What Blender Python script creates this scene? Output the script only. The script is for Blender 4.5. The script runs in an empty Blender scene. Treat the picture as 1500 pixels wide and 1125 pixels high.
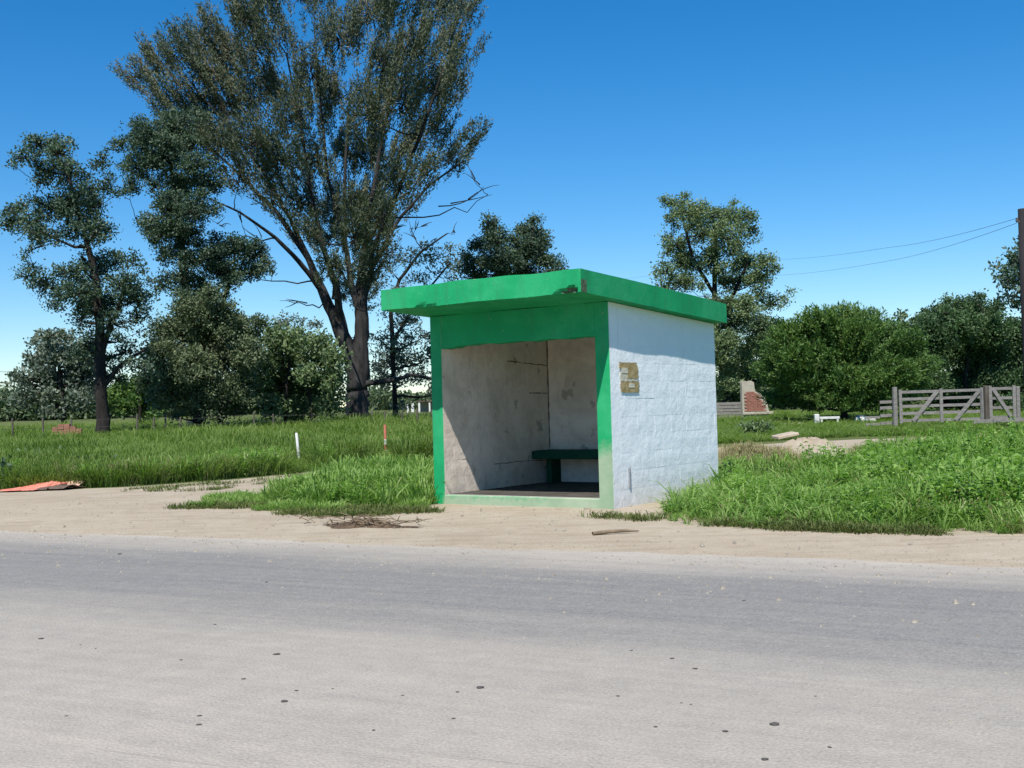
import bpy, bmesh, math, random
import numpy as np
from mathutils import Vector, Matrix
from mathutils.geometry import delaunay_2d_cdt
from math import radians, sin, cos, pi

S = bpy.context.scene
COL = S.collection
rng = np.random.default_rng(11)
random.seed(5)

# ------------------------------------------------------------------ camera
FPX = 1700.0                      # focal length in pixels of the 1500 px wide photograph
PITCH, ROLL, CAMH = radians(1.185), radians(-1.575), 1.131
_f = Vector((0, cos(PITCH), sin(PITCH)))
_u = Vector((0, -sin(PITCH), cos(PITCH)))
_r = Vector((1, 0, 0))
CR = _r * cos(ROLL) + _u * sin(ROLL)
CU = -_r * sin(ROLL) + _u * cos(ROLL)
CF = _f
cam = bpy.data.cameras.new('camera')
cam.sensor_fit = 'HORIZONTAL'
cam.sensor_width = 36.0
cam.lens = 36.0 * FPX / 1500.0
cam.clip_start = 0.05
cam.clip_end = 5000
camo = bpy.data.objects.new('camera', cam)
COL.objects.link(camo)
M = Matrix.Identity(4)
for i in range(3):
    M[i][0], M[i][1], M[i][2] = CR[i], CU[i], -CF[i]
M[2][3] = CAMH
camo.matrix_world = M
S.camera = camo
CAMP = Vector((0, 0, CAMH))

# ------------------------------------------------------------------ world, sun, exposure
SUN = Vector((-0.1286, -0.5804, 0.8041)).normalized()
elev = math.asin(SUN.z)
W_ = bpy.data.worlds.new('World')
S.world = W_
W_.use_nodes = True
nt = W_.node_tree
bg = nt.nodes['Background']
sky = nt.nodes.new('ShaderNodeTexSky')
sky.sky_type = 'NISHITA'
sky.sun_disc = False
sky.sun_elevation = elev
sky.sun_rotation = math.atan2(SUN.x, SUN.y)
sky.air_density = 1.0
sky.dust_density = 0.0
sky.ozone_density = 6.0
hs = nt.nodes.new('ShaderNodeHueSaturation')
hs.inputs['Saturation'].default_value = 1.33
hs.inputs['Value'].default_value = 1.0
nt.links.new(sky.outputs[0], hs.inputs['Color'])
nt.links.new(hs.outputs[0], bg.inputs['Color'])
bg.inputs['Strength'].default_value = 0.108
sl = bpy.data.lights.new('sun', 'SUN')
sl.energy = 5.0
sl.angle = radians(0.53)
sl.color = (1.0, 0.955, 0.89)
so = bpy.data.objects.new('sun', sl)
COL.objects.link(so)
so.rotation_euler = SUN.to_track_quat('Z', 'Y').to_euler()
so.location = (0, 0, 30)
S.view_settings.view_transform = 'Standard'
S.view_settings.look = 'None'
S.view_settings.gamma = 1
S.view_settings.use_curve_mapping = False
S.view_settings.exposure = 0.34
S.cycles.max_bounces = 8
S.cycles.diffuse_bounces = 4
S.cycles.transmission_bounces = 4
S.cycles.transparent_max_bounces = 8

# ------------------------------------------------------------------ geometry of the place
def hgt(x, y):
    return np.minimum(np.maximum(np.asarray(y, float) - 34.0, 0) * 0.008, 3.2)

def ray(px, py):
    return CF + CR * ((px - 750) / FPX) + CU * ((562.5 - py) / FPX)

def at(px, py, d):                # the point seen there at forward distance d
    v = ray(px, py)
    return CAMP + v * d

def gd(px, py, z=0.0):            # the spot on the flat roadside seen there
    v = ray(px, py)
    t = (z - CAMH) / v.z
    return CAMP + v * t

def ground_at(px, d):             # ground point in that direction at distance d
    v = ray(px, 600)
    p = CAMP + v * (d / v.y)
    return Vector((p.x, p.y, float(hgt(p.x, p.y))))

def to_px(X, Y, Z):
    """project arrays of points, for choosing which spots lie on which plot"""
    dx, dy, dz = X, Y, Z - CAMH
    zz = dx * CF.x + dy * CF.y + dz * CF.z
    return (750 + FPX * (dx * CR.x + dy * CR.y + dz * CR.z) / zz,
            562.5 - FPX * (dx * CU.x + dy * CU.y + dz * CU.z) / zz)

def inpoly(x, y, poly):
    c = np.zeros(len(x), bool)
    n = len(poly)
    for i in range(n):
        x1, y1 = poly[i]
        x2, y2 = poly[(i + 1) % n]
        if y1 == y2:
            continue
        k = ((y1 > y) != (y2 > y)) & (x < (x2 - x1) * (y - y1) / (y2 - y1) + x1)
        c ^= k
    return c

# ------------------------------------------------------------------ object helpers
def tag(o, label=None, cat=None, group=None, kind=None):
    if label: o['label'] = label
    if cat: o['category'] = cat
    if group: o['group'] = group
    if kind: o['kind'] = kind
    return o

def link(name, me, mat=None, parent=None):
    o = bpy.data.objects.new(name, me)
    COL.objects.link(o)
    if mat is not None:
        for m in (mat if isinstance(mat, (list, tuple)) else [mat]):
            me.materials.append(m)
    if parent is not None:
        o.parent = parent
    return o

def empty(name, loc, rz=0.0):
    o = bpy.data.objects.new(name, None)
    o.empty_display_size = 0.2
    COL.objects.link(o)
    o.location = loc
    o.rotation_euler = (0, 0, rz)
    return o

def npmesh(name, verts, faces_list, smooth=False, attrs=None):
    """verts (n,3); faces_list: list of int arrays (m,k)"""
    me = bpy.data.meshes.new(name)
    verts = np.asarray(verts, np.float32)
    me.vertices.add(len(verts))
    me.vertices.foreach_set('co', verts.ravel())
    idx, start, tot, s0 = [], [], [], 0
    for f in faces_list:
        f = np.asarray(f, np.int32)
        if f.size == 0:
            continue
        m, k = f.shape
        idx.append(f.ravel())
        start.append(s0 + np.arange(m) * k)
        tot.append(np.full(m, k))
        s0 += m * k
    idx = np.concatenate(idx); start = np.concatenate(start); tot = np.concatenate(tot)
    me.loops.add(len(idx)); me.loops.foreach_set('vertex_index', idx.astype(np.int32))
    me.polygons.add(len(start))
    me.polygons.foreach_set('loop_start', start.astype(np.int32))
    me.polygons.foreach_set('loop_total', tot.astype(np.int32))
    if smooth:
        me.polygons.foreach_set('use_smooth', np.ones(len(start), bool))
    for k, v in (attrs or {}).items():
        a = me.attributes.new(k, 'FLOAT', 'POINT')
        a.data.foreach_set('value', np.asarray(v, np.float32))
    me.update(calc_edges=True)
    return me

def bm_obj(name, bm, mat=None, parent=None, smooth=False):
    bmesh.ops.recalc_face_normals(bm, faces=bm.faces)
    me = bpy.data.meshes.new(name)
    bm.to_mesh(me); bm.free()
    if smooth:
        for p in me.polygons: p.use_smooth = True
    return link(name, me, mat, parent)

def add_box(bm, lo, hi, bev=0.0, rot=None, org=None):
    x0, y0, z0 = lo; x1, y1, z1 = hi
    vs = [bm.verts.new(v) for v in ((x0,y0,z0),(x1,y0,z0),(x1,y1,z0),(x0,y1,z0),(x0,y0,z1),(x1,y0,z1),(x1,y1,z1),(x0,y1,z1))]
    fs = [bm.faces.new([vs[i] for i in q]) for q in ((0,3,2,1),(4,5,6,7),(0,1,5,4),(1,2,6,5),(2,3,7,6),(3,0,4,7))]
    if bev > 0:
        es = list({e for f in fs for e in f.edges})
        r = bmesh.ops.bevel(bm, geom=es, offset=bev, segments=1, affect='EDGES', profile=.5)
        vs = list({v for f in r['faces'] for v in f.verts} | set(v for v in vs if v.is_valid))
    if rot is not None:
        bmesh.ops.rotate(bm, verts=[v for v in vs if v.is_valid], cent=org or (0,0,0), matrix=rot)
    return vs

def add_beam(bm, a, b, w, h, up=(0, 0, 1), jit=0.0):
    """a board from a to b, w across and h along up"""
    a, b = Vector(a), Vector(b)
    d = (b - a).normalized()
    upv = Vector(up)
    s = d.cross(upv).normalized()
    t = s.cross(d).normalized()
    vs = []
    for p in (a, b):
        for i, j in ((-1,-1),(1,-1),(1,1),(-1,1)):
            q = p + s*(i*w/2) + t*(j*h/2)
            if jit: q = q + Vector((random.uniform(-jit,jit), random.uniform(-jit,jit), random.uniform(-jit,jit)))
            vs.append(bm.verts.new(q))
    for q in ((0,1,2,3),(7,6,5,4),(0,4,5,1),(1,5,6,2),(2,6,7,3),(3,7,4,0)):
        bm.faces.new([vs[i] for i in q])

class Tubes:
    """collects tapered tubes into arrays"""
    def __init__(self): self.v, self.f, self.n = [], [], 0
    def add(self, pts, rad, k=7, lump=0.0):
        pts = np.asarray(pts, float); rad = np.asarray(rad, float)
        m = len(pts)
        d = np.gradient(pts, axis=0)
        d /= np.linalg.norm(d, axis=1)[:, None] + 1e-9
        ref = np.array([0.31, 0.95, 0.05])
        s = np.cross(d, ref); s /= np.linalg.norm(s, axis=1)[:, None] + 1e-9
        t = np.cross(d, s)
        a = np.arange(k) * 2 * pi / k
        rr = rad[:, None] * (1 + lump * rng.uniform(-1, 1, (m, k)))
        ring = pts[:, None, :] + rr[..., None] * (np.cos(a)[None, :, None] * s[:, None, :] + np.sin(a)[None, :, None] * t[:, None, :])
        self.v.append(ring.reshape(-1, 3))
        i = np.arange(m - 1)[:, None] * k
        j = np.arange(k)[None, :]
        j2 = (j + 1) % k
        self.f.append((self.n + np.stack([i + j, i + j2, i + k + j2, i + k + j], -1)).reshape(-1, 4))
        self.n += m * k
        # caps
    def mesh(self, name, smooth=True):
        return npmesh(name, np.concatenate(self.v), [np.concatenate(self.f)], smooth)

# ------------------------------------------------------------------ material helpers
def mat(name, rough=0.9, spec=0.25):
    m = bpy.data.materials.new(name)
    m.use_nodes = True
    t = m.node_tree
    b = t.nodes['Principled BSDF']
    b.inputs['Roughness'].default_value = rough
    b.inputs['Specular IOR Level'].default_value = spec
    return m, t, b

def N(t, typ, **kw):
    n = t.nodes.new(typ)
    for k, v in kw.items():
        if k in n.inputs.keys(): n.inputs[k].default_value = v
        else: setattr(n, k, v)
    return n

def noise(t, scale, vec=None, detail=4, rough=0.6, dist=0.0):
    n = N(t, 'ShaderNodeTexNoise')
    n.inputs['Scale'].default_value = scale
    n.inputs['Detail'].default_value = detail
    n.inputs['Roughness'].default_value = rough
    n.inputs['Distortion'].default_value = dist
    if vec is not None: t.links.new(vec, n.inputs['Vector'])
    return n.outputs['Fac']

def ramp(t, fac, stops):
    n = N(t, 'ShaderNodeValToRGB')
    el = n.color_ramp.elements
    while len(el) < len(stops): el.new(0.5)
    for e, (p, c) in zip(el, stops):
        e.position = p
        e.color = (*c, 1) if len(c) == 3 else c
    t.links.new(fac, n.inputs['Fac'])
    return n.outputs['Color']

def g(v): return (v, v, v)

def mix(t, fac, a, b, mode='MIX'):
    n = N(t, 'ShaderNodeMix')
    n.data_type = 'RGBA'; n.blend_type = mode
    for sock, val in ((0, fac), (6, a), (7, b)):
        if hasattr(val, 'is_linked'): t.links.new(val, n.inputs[sock])
        else: n.inputs[sock].default_value = (*val, 1) if isinstance(val, tuple) else val
    return n.outputs[2]

def math_(t, op, a, b=None, c=None, clamp=False):
    n = N(t, 'ShaderNodeMath'); n.operation = op; n.use_clamp = clamp
    for i, v in enumerate((a, b, c)):
        if v is None: continue
        if hasattr(v, 'is_linked'): t.links.new(v, n.inputs[i])
        else: n.inputs[i].default_value = v
    return n.outputs[0]

def bump(t, b, h, strength=0.4, dist=0.02):
    n = N(t, 'ShaderNodeBump')
    n.inputs['Strength'].default_value = strength
    n.inputs['Distance'].default_value = dist
    t.links.new(h, n.inputs['Height'])
    t.links.new(n.outputs[0], b.inputs['Normal'])

def coord(t, kind='Object', scale=None):
    n = N(t, 'ShaderNodeTexCoord')
    o = n.outputs[kind]
    if scale:
        mp = N(t, 'ShaderNodeMapping')
        mp.inputs['Scale'].default_value = scale
        t.links.new(o, mp.inputs['Vector'])
        o = mp.outputs[0]
    return o

def sep(t, v):
    n = N(t, 'ShaderNodeSeparateXYZ'); t.links.new(v, n.inputs[0]); return n.outputs

def rnd(t, attr='rnd'):
    n = N(t, 'ShaderNodeAttribute'); n.attribute_name = attr
    return n.outputs['Fac']

def leaf_mat(name, stops, trans=0.3, rough=0.55, spec=0.3, inst=False, tint=(1.0, 1.25, 0.55)):
    m, t, b = mat(name, rough, spec)
    f = rnd(t)
    if inst:
        oi = N(t, 'ShaderNodeObjectInfo')
        f = math_(t, 'ADD', math_(t, 'MULTIPLY', f, 0.5), math_(t, 'MULTIPLY', oi.outputs['Random'], 0.5))
    c = ramp(t, f, stops)
    t.links.new(c, b.inputs['Base Color'])
    tr = N(t, 'ShaderNodeBsdfTranslucent')
    t.links.new(mix(t, 1.0, c, tint, 'MULTIPLY'), tr.inputs['Color'])
    ms = N(t, 'ShaderNodeMixShader')
    ms.inputs[0].default_value = trans
    t.links.new(b.outputs[0], ms.inputs[1]); t.links.new(tr.outputs[0], ms.inputs[2])
    t.links.new(ms.outputs[0], t.nodes['Material Output'].inputs['Surface'])
    return m

# ------------------------------------------------------------------ materials
def m_ground():
    m, t, b = mat('meadow_soil', 1.0, 0.1)
    v = coord(t, 'Object')
    n1 = noise(t, 0.09, v, 5); n2 = noise(t, 2.3, v, 5)
    c = ramp(t, n1, [(0.3, (.09, .13, .034)), (0.55, (.13, .165, .048)), (0.75, (.18, .18, .07))])
    c2 = ramp(t, n2, [(0.3, (.045, .065, .02)), (0.7, (.14, .15, .06))])
    t.links.new(mix(t, 0.45, c, c2), b.inputs['Base Color'])
    bump(t, b, noise(t, 6, v, 6), 0.8, 0.08)
    return m
def m_dirt():
    m, t, b = mat('dry_dirt', 1.0, 0.1)
    v = coord(t, 'Object')
    n1 = noise(t, 0.55, v, 6, .62, .4); n2 = noise(t, 5.0, v, 6, .7); n3 = noise(t, 60, v, 3)
    mp = coord(t, 'Object', (0.5, 3.2, 1))
    n4 = noise(t, 1.5, mp, 5, .65)
    c = ramp(t, n1, [(0.3, (.30, .235, .155)), (0.5, (.395, .325, .225)), (0.72, (.46, .395, .29))])
    c2 = ramp(t, n2, [(0.28, (.20, .15, .095)), (0.45, (.37, .305, .215)), (0.75, (.47, .41, .31))])
    c = mix(t, 0.45, c, c2)
    c = mix(t, math_(t, 'MULTIPLY', ramp(t, n4, [(0.50, g(0)), (0.64, g(1))]), 0.5), c, (.24, .18, .11))
    c = mix(t, math_(t, 'MULTIPLY', ramp(t, noise(t, 1.7, v, 6, .7, .5), [(0.5, g(0)), (0.62, g(1))]), .4), c, (.50, .44, .34))
    c = mix(t, 0.35, c, ramp(t, n3, [(0.3, (.2, .16, .11)), (0.7, (.56, .49, .4))]))
    t.links.new(c, b.inputs['Base Color'])
    bump(t, b, math_(t, 'ADD', n2, math_(t, 'MULTIPLY', n3, 0.25)), 0.7, 0.03)
    return m
def m_road():
    m, t, b = mat('dusty_asphalt', 0.85, 0.3)
    v = coord(t, 'Object')
    xyz = sep(t, v)
    d = math_(t, 'MULTIPLY', xyz['Y'], -1.0)         # metres from the far edge of the asphalt
    wob = noise(t, 0.35, v, 5, .6)
    st = noise(t, 1.0, coord(t, 'Object', (0.10, 2.2, 1)), 6, .62)
    st2 = noise(t, 1.0, coord(t, 'Object', (0.35, 9.0, 1)), 4, .6)
    n_f = noise(t, 85, v, 3, .7); n_m = noise(t, 6, v, 6, .65)
    vo = N(t, 'ShaderNodeTexVoronoi'); vo.inputs['Scale'].default_value = 70
    t.links.new(v, vo.inputs['Vector'])
    dd = math_(t, 'ADD', d, math_(t, 'MULTIPLY', math_(t, 'SUBTRACT', wob, 0.5), 0.9))
    dd = math_(t, 'ADD', dd, math_(t, 'MULTIPLY', math_(t, 'SUBTRACT', st, 0.5), 1.3))
    # how much pale dust lies on it: the shoulder, a wheel-polished lane, then the dusty near lane
    lane = N(t, 'ShaderNodeValToRGB')
    el = lane.color_ramp.elements
    for _ in range(4): el.new(0.5)
    for e, (p, c) in zip(el, [(0.0, 0.95), (0.05, 0.62), (0.13, 0.06), (0.26, 0.12), (0.36, 0.60), (0.62, 0.80)]):
        e.position = p; e.color = (c, c, c, 1)
    t.links.new(math_(t, 'MULTIPLY', dd, 0.1), lane.inputs['Fac'])
    dust = math_(t, 'ADD', lane.outputs[0], math_(t, 'MULTIPLY', math_(t, 'SUBTRACT', st2, 0.5), 0.6))
    dust = math_(t, 'ADD', dust, math_(t, 'MULTIPLY', math_(t, 'SUBTRACT', n_m, 0.5), 0.32), clamp=True)
    asph = ramp(t, n_f, [(0.25, (.105, .101, .092)), (0.5, (.19, .182, .165)), (0.75, (.30, .285, .26))])
    asph = mix(t, 0.35, asph, ramp(t, vo.outputs['Color'], [(0.1, (.115, .112, .106)), (0.9, (.32, .308, .29))]))
    dustc = ramp(t, n_m, [(0.3, (.42, .365, .285)), (0.7, (.50, .44, .35))])
    dustc = mix(t, 0.45, dustc, ramp(t, n_f, [(0.3, (.20, .18, .15)), (0.7, (.60, .54, .46))]))
    c = mix(t, dust, asph, dustc)
    big = noise(t, 0.8, v, 6, .7)
    c = mix(t, math_(t, 'MULTIPLY', ramp(t, big, [(0.35, g(1)), (0.6, g(0))]), 0.10), c, (.17, .16, .145))
    spk = noise(t, 38, v, 2, .6)
    c = mix(t, math_(t, 'MULTIPLY', ramp(t, spk, [(0.66, g(0)), (0.72, g(1))]), 0.35), c, (.52, .5, .47))
    c = mix(t, math_(t, 'MULTIPLY', ramp(t, spk, [(0.27, g(1)), (0.33, g(0))]), 0.4), c, (.10, .098, .095))
    crack = noise(t, 1.0, coord(t, 'Object', (0.5, 16.0, 1)), 5, .7, .6)
    c = mix(t, math_(t, 'MULTIPLY', ramp(t, crack, [(0.66, g(0)), (0.72, g(1))]), 0.28), c, (.11, .11, .11))
    t.links.new(c, b.inputs['Base Color'])
    bump(t, b, math_(t, 'ADD', n_f, math_(t, 'MULTIPLY', vo.outputs['Distance'], 0.8)), 0.45, 0.006)
    return m
def m_paint_white(name, base=(.76, .80, .83), dirt=(.36, .31, .25), amount=0.25, interior=False):
    m, t, b = mat(name, 0.75, 0.25)
    v = coord(t, 'Object'); geo = N(t, 'ShaderNodeNewGeometry')
    pos = geo.outputs['Position']
    n1 = noise(t, 1.6, pos, 6, .65, .3); n2 = noise(t, 9, pos, 6, .7); n3 = noise(t, 45, pos, 3)
    z = sep(t, pos)['Z']
    low = math_(t, 'SUBTRACT', 0.55, z)                      # splashed mud near the ground
    low = math_(t, 'MULTIPLY', low, 1.7, clamp=True)
    c = mix(t, ramp(t, n1, [(0.35, g(0)), (0.8, g(.5))]), base, tuple(x * .88 for x in base))
    dm = math_(t, 'ADD', math_(t, 'MULTIPLY', ramp(t, n2, [(0.42, g(0)), (0.75, g(1))]), amount),
               math_(t, 'MULTIPLY', math_(t, 'MULTIPLY', low, n2), 0.75), clamp=True)
    c = mix(t, dm, c, dirt)
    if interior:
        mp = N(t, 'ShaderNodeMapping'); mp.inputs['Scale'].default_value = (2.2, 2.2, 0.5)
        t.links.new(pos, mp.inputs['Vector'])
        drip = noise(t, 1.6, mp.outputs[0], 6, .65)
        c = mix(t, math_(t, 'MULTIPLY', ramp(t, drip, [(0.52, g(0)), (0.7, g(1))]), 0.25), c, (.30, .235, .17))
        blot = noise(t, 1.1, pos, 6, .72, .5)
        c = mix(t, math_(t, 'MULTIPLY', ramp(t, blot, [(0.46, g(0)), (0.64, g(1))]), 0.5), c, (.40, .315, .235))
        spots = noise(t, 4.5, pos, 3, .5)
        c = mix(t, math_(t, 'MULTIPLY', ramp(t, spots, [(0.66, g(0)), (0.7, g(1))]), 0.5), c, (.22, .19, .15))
    t.links.new(c, b.inputs['Base Color'])
    bump(t, b, math_(t, 'ADD', math_(t, 'MULTIPLY', noise(t, 5, pos, 4), 1.6), math_(t, 'MULTIPLY', n3, 0.3)), 0.4, 0.02)
    return m
def m_green(name, base=(.012, .32, .115), wear=True):
    m, t, b = mat(name, 0.7, 0.15)
    geo = N(t, 'ShaderNodeNewGeometry'); pos = geo.outputs['Position']
    n1 = noise(t, 2.2, pos, 6, .6); n2 = noise(t, 14, pos, 6, .72); n3 = noise(t, 60, pos, 3)
    c = mix(t, ramp(t, n1, [(0.35, g(0)), (0.7, g(1))]), tuple(x * .86 for x in base), tuple(min(1, x * 1.1) for x in base))
    c = mix(t, math_(t, 'MULTIPLY', ramp(t, n2, [(0.62, g(0)), (0.75, g(1))]), 0.22), c, (.08, .2, .12))
    mp = N(t, 'ShaderNodeMapping'); mp.inputs['Scale'].default_value = (7, 7, .9)
    t.links.new(pos, mp.inputs['Vector'])
    drip = noise(t, 1.5, mp.outputs[0], 6, .7)
    c = mix(t, math_(t, 'MULTIPLY', ramp(t, drip, [(0.5, g(0)), (0.72, g(1))]), 0.38), c, (.045, .135, .075))
    fade = noise(t, 1.1, pos, 5, .7)
    c = mix(t, math_(t, 'MULTIPLY', ramp(t, fade, [(0.48, g(0)), (0.7, g(1))]), 0.3), c, (.09, .37, .20))
    chips = noise(t, 26, pos, 3, .6)
    c = mix(t, math_(t, 'MULTIPLY', ramp(t, chips, [(0.715, g(0)), (0.73, g(1))]), 0.7), c, (.30, .36, .28))
    if wear:
        xyz = sep(t, pos)
        # paint worn off towards the foot of the step and of the right-hand pillar
        right = math_(t, 'MULTIPLY', math_(t, 'SUBTRACT', xyz['X'], 0.35), 1.6, clamp=True)
        mid_ = math_(t, 'MULTIPLY', math_(t, 'ADD', xyz['X'], 0.90), 14.0, clamp=True)
        top = math_(t, 'ADD', math_(t, 'SUBTRACT', math_(t, 'MULTIPLY', mid_, 0.30), 0.05), math_(t, 'MULTIPLY', right, 0.5))
        k = math_(t, 'MULTIPLY', math_(t, 'SUBTRACT', top, xyz['Z']), 5.0)
        k = math_(t, 'ADD', k, math_(t, 'MULTIPLY', math_(t, 'SUBTRACT', n2, 0.5), 1.6))
        k = math_(t, 'MULTIPLY', k, 1.0, clamp=True)
        worn = ramp(t, n1, [(0.3, (.25, .34, .22)), (0.65, (.40, .43, .32))])
        c = mix(t, math_(t, 'MULTIPLY', k, 0.85), c, worn)
    t.links.new(c, b.inputs['Base Color'])
    bump(t, b, math_(t, 'ADD', n2, math_(t, 'MULTIPLY', n3, 0.3)), 0.35, 0.012)
    return m
def m_simple(name, c1, c2, scale=8, rough=0.9, spec=0.2, bmp=0.4, dist=0.02, stretch=None):
    m, t, b = mat(name, rough, spec)
    v = coord(t, 'Object', stretch) if stretch else coord(t, 'Object')
    n = noise(t, scale, v, 6, .65)
    t.links.new(ramp(t, n, [(0.3, c1), (0.7, c2)]), b.inputs['Base Color'])
    if bmp: bump(t, b, n, bmp, dist)
    return m

GROUND, DIRT, ROAD = m_ground(), m_dirt(), m_road()
WHITE = m_paint_white('white_wall_paint', (.88, .91, .92), amount=0.06)
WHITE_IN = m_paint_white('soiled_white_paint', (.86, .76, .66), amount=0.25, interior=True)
GREEN = m_green('green_wall_paint')
GREEN_ROOF = m_green('green_roof_paint', wear=False)
GREEN_BENCH = m_simple('green_bench_paint', (.006, .05, .028), (.012, .085, .045), 6)
CONCRETE = m_simple('bare_concrete', (.25, .235, .21), (.42, .40, .36), 7)
AGGREGATE = m_simple('broken_concrete', (.02, .05, .025), (.15, .20, .12), 26, bmp=0.9, dist=0.03)
BARK = m_simple('dark_bark', (.012, .010, .009), (.042, .036, .031), 3.5, bmp=1.0, dist=0.06, stretch=(1, 1, .25))
BARK_EUC = m_simple('peeling_bark', (.010, .0095, .0095), (.062, .058, .055), 2.6, bmp=1.0, dist=0.08, stretch=(1, 1, .18))
WOOD_GREY = m_simple('weathered_board', (.13, .122, .11), (.27, .255, .235), 5, bmp=0.5, dist=0.01, stretch=(1, 1, 4))
WOOD_POLE = m_simple('creosoted_pole', (.014, .013, .015), (.034, .031, .033), 4, bmp=0.5, stretch=(1, 1, .1))
WOOD_POST = m_simple('old_fence_wood', (.06, .05, .04), (.16, .14, .115), 5, stretch=(1, 1, .3))
WIRE = m_simple('wire', (.05, .05, .055), (.08, .08, .085), 3, rough=.6, bmp=0)
WHITE_PLAIN = m_simple('chalky_white', (.48, .48, .45), (.68, .68, .64), 5)
PALE_STONE = m_simple('pale_concrete', (.29, .27, .21), (.44, .41, .33), 4)
BRICK = m_simple('old_red_brick', (.20, .085, .06), (.36, .17, .125), 6)
RED_PAINT = m_simple('faded_red', (.42, .11, .07), (.55, .2, .13), 6)
SALMON = m_simple('salmon_sheet', (.62, .17, .115), (.80, .31, .23), 5, rough=.6)
PEACH = m_simple('peach_sheet', (.62, .36, .25), (.75, .5, .37), 5, rough=.7)
BROWN = m_simple('dark_rubbish', (.07, .05, .04), (.17, .12, .09), 9)
MUD = m_simple('dark_mud', (.05, .034, .02), (.17, .12, .075), 11, bmp=1.0, dist=0.04)
TWIG = m_simple('dry_twig', (.11, .08, .05), (.25, .19, .13), 9)
STONE = m_simple('dark_pebble', (.05, .047, .044), (.13, .12, .11), 40)
PAPER = m_simple('yellowed_paper', (.24, .16, .05), (.50, .40, .22), 16, rough=.9, bmp=.2)
PAPER_PALE = m_simple('paper_backing', (.50, .45, .33), (.68, .64, .52), 18)

# ------------------------------------------------------------------ ground, dirt, road
def grid_axis(near, far, n_near, n_far):
    a = np.linspace(-near, near, n_near)
    b = near + (far - near) * (np.linspace(0, 1, n_far + 1)[1:] ** 2.6)
    return np.concatenate([-b[::-1], a, b])
gx = grid_axis(60, 1800, 41, 16)
gy = np.unique(np.concatenate([[-1800, -900, -300, -100, -30], np.linspace(-10, 34, 12), 34 + (400 - 34) * np.linspace(0, 1, 30) ** 2, [434, 700, 1100, 1800]]))
X, Y = np.meshgrid(gx, gy)
Z = hgt(X, Y)
nx, ny = len(gx), len(gy)
i = (np.arange(ny - 1)[:, None] * nx + np.arange(nx - 1)[None, :]).ravel()
ground = link('ground', npmesh('ground', np.stack([X.ravel(), Y.ravel(), Z.ravel()], 1), [np.stack([i, i + 1, i + nx + 1, i + nx], 1)], True), GROUND)
tag(ground, kind='structure')

def ragged(pts, step=0.25, amp=0.12, closed=True):
    out = []
    n = len(pts)
    ph = rng.uniform(0, 9, 4)
    k = 0.0
    for i in range(n if closed else n - 1):
        a, b = np.array(pts[i]), np.array(pts[(i + 1) % n])
        L = np.linalg.norm(b - a)
        m = max(1, int(min(L / step, 120)))
        nrm = np.array([-(b - a)[1], (b - a)[0]]) / (L + 1e-9)
        for j in range(m):
            p = a + (b - a) * j / m
            k += L / m
            w = amp * (sin(k * 1.3 + ph[0]) * .5 + sin(k * 3.7 + ph[1]) * .35 + sin(k * 9.1 + ph[2]) * .3)
            out.append(p + nrm * w)
    return out

def sheet(name, outline, z, material, rot=0.0, org=(0, 0)):
    """flat sheet with a ragged outline, filled with well-shaped triangles"""
    c, s = cos(-rot), sin(-rot)
    pts = [Vector((c * (p[0] - org[0]) - s * (p[1] - org[1]), s * (p[0] - org[0]) + c * (p[1] - org[1]))) for p in outline]
    n = len(pts)
    xs, ys = [p.x for p in pts], [p.y for p in pts]
    gx_, gy_ = np.meshgrid(np.arange(max(min(xs), -30), min(max(xs), 40), 1.5), np.arange(max(min(ys), -30), min(max(ys), 40), 1.5))
    gx_, gy_ = gx_.ravel() + .37, gy_.ravel() + .41
    k = inpoly(gx_, gy_, [tuple(p) for p in pts])
    extra = [Vector((float(a), float(b))) for a, b in zip(gx_[k], gy_[k])]
    vo, eo, fo, _, _, _ = delaunay_2d_cdt(pts + extra, [], [list(range(n))], 1, 1e-4)
    me = bpy.data.meshes.new(name)
    fl = []
    for f in fo:
        p, q, r = (vo[i] for i in f[:3])
        fl.append(f if (q - p).cross(r - p) > 0 else f[::-1])
    me.from_pydata([(v.x, v.y, 0) for v in vo], [], fl)
    me.update()
    o = link(name, me, material)
    o.location = (org[0], org[1], z)
    o.rotation_euler = (0, 0, rot)
    return tag(o, kind='structure')

def gxy(px, py): p = gd(px, py); return (p.x, p.y)

# asphalt: far edge runs along this line
E0, E1 = np.array(gxy(0, 779)), np.array(gxy(1500, 832))
rd = (E1 - E0) / np.linalg.norm(E1 - E0)
rn = np.array([rd[1], -rd[0]])                       # towards the camera
ROT = math.atan2(rd[1], rd[0])
far_edge = ragged([E0 - rd * 60, E0, E1, E1 + rd * 60], 0.3, 0.10, closed=False)
road = sheet('road', [E0 - rd * 60 + rn * 14] + [E1 + rd * 60 + rn * 14] + far_edge[::-1], 0.008, ROAD, ROT, (E0[0], E0[1]))

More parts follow.
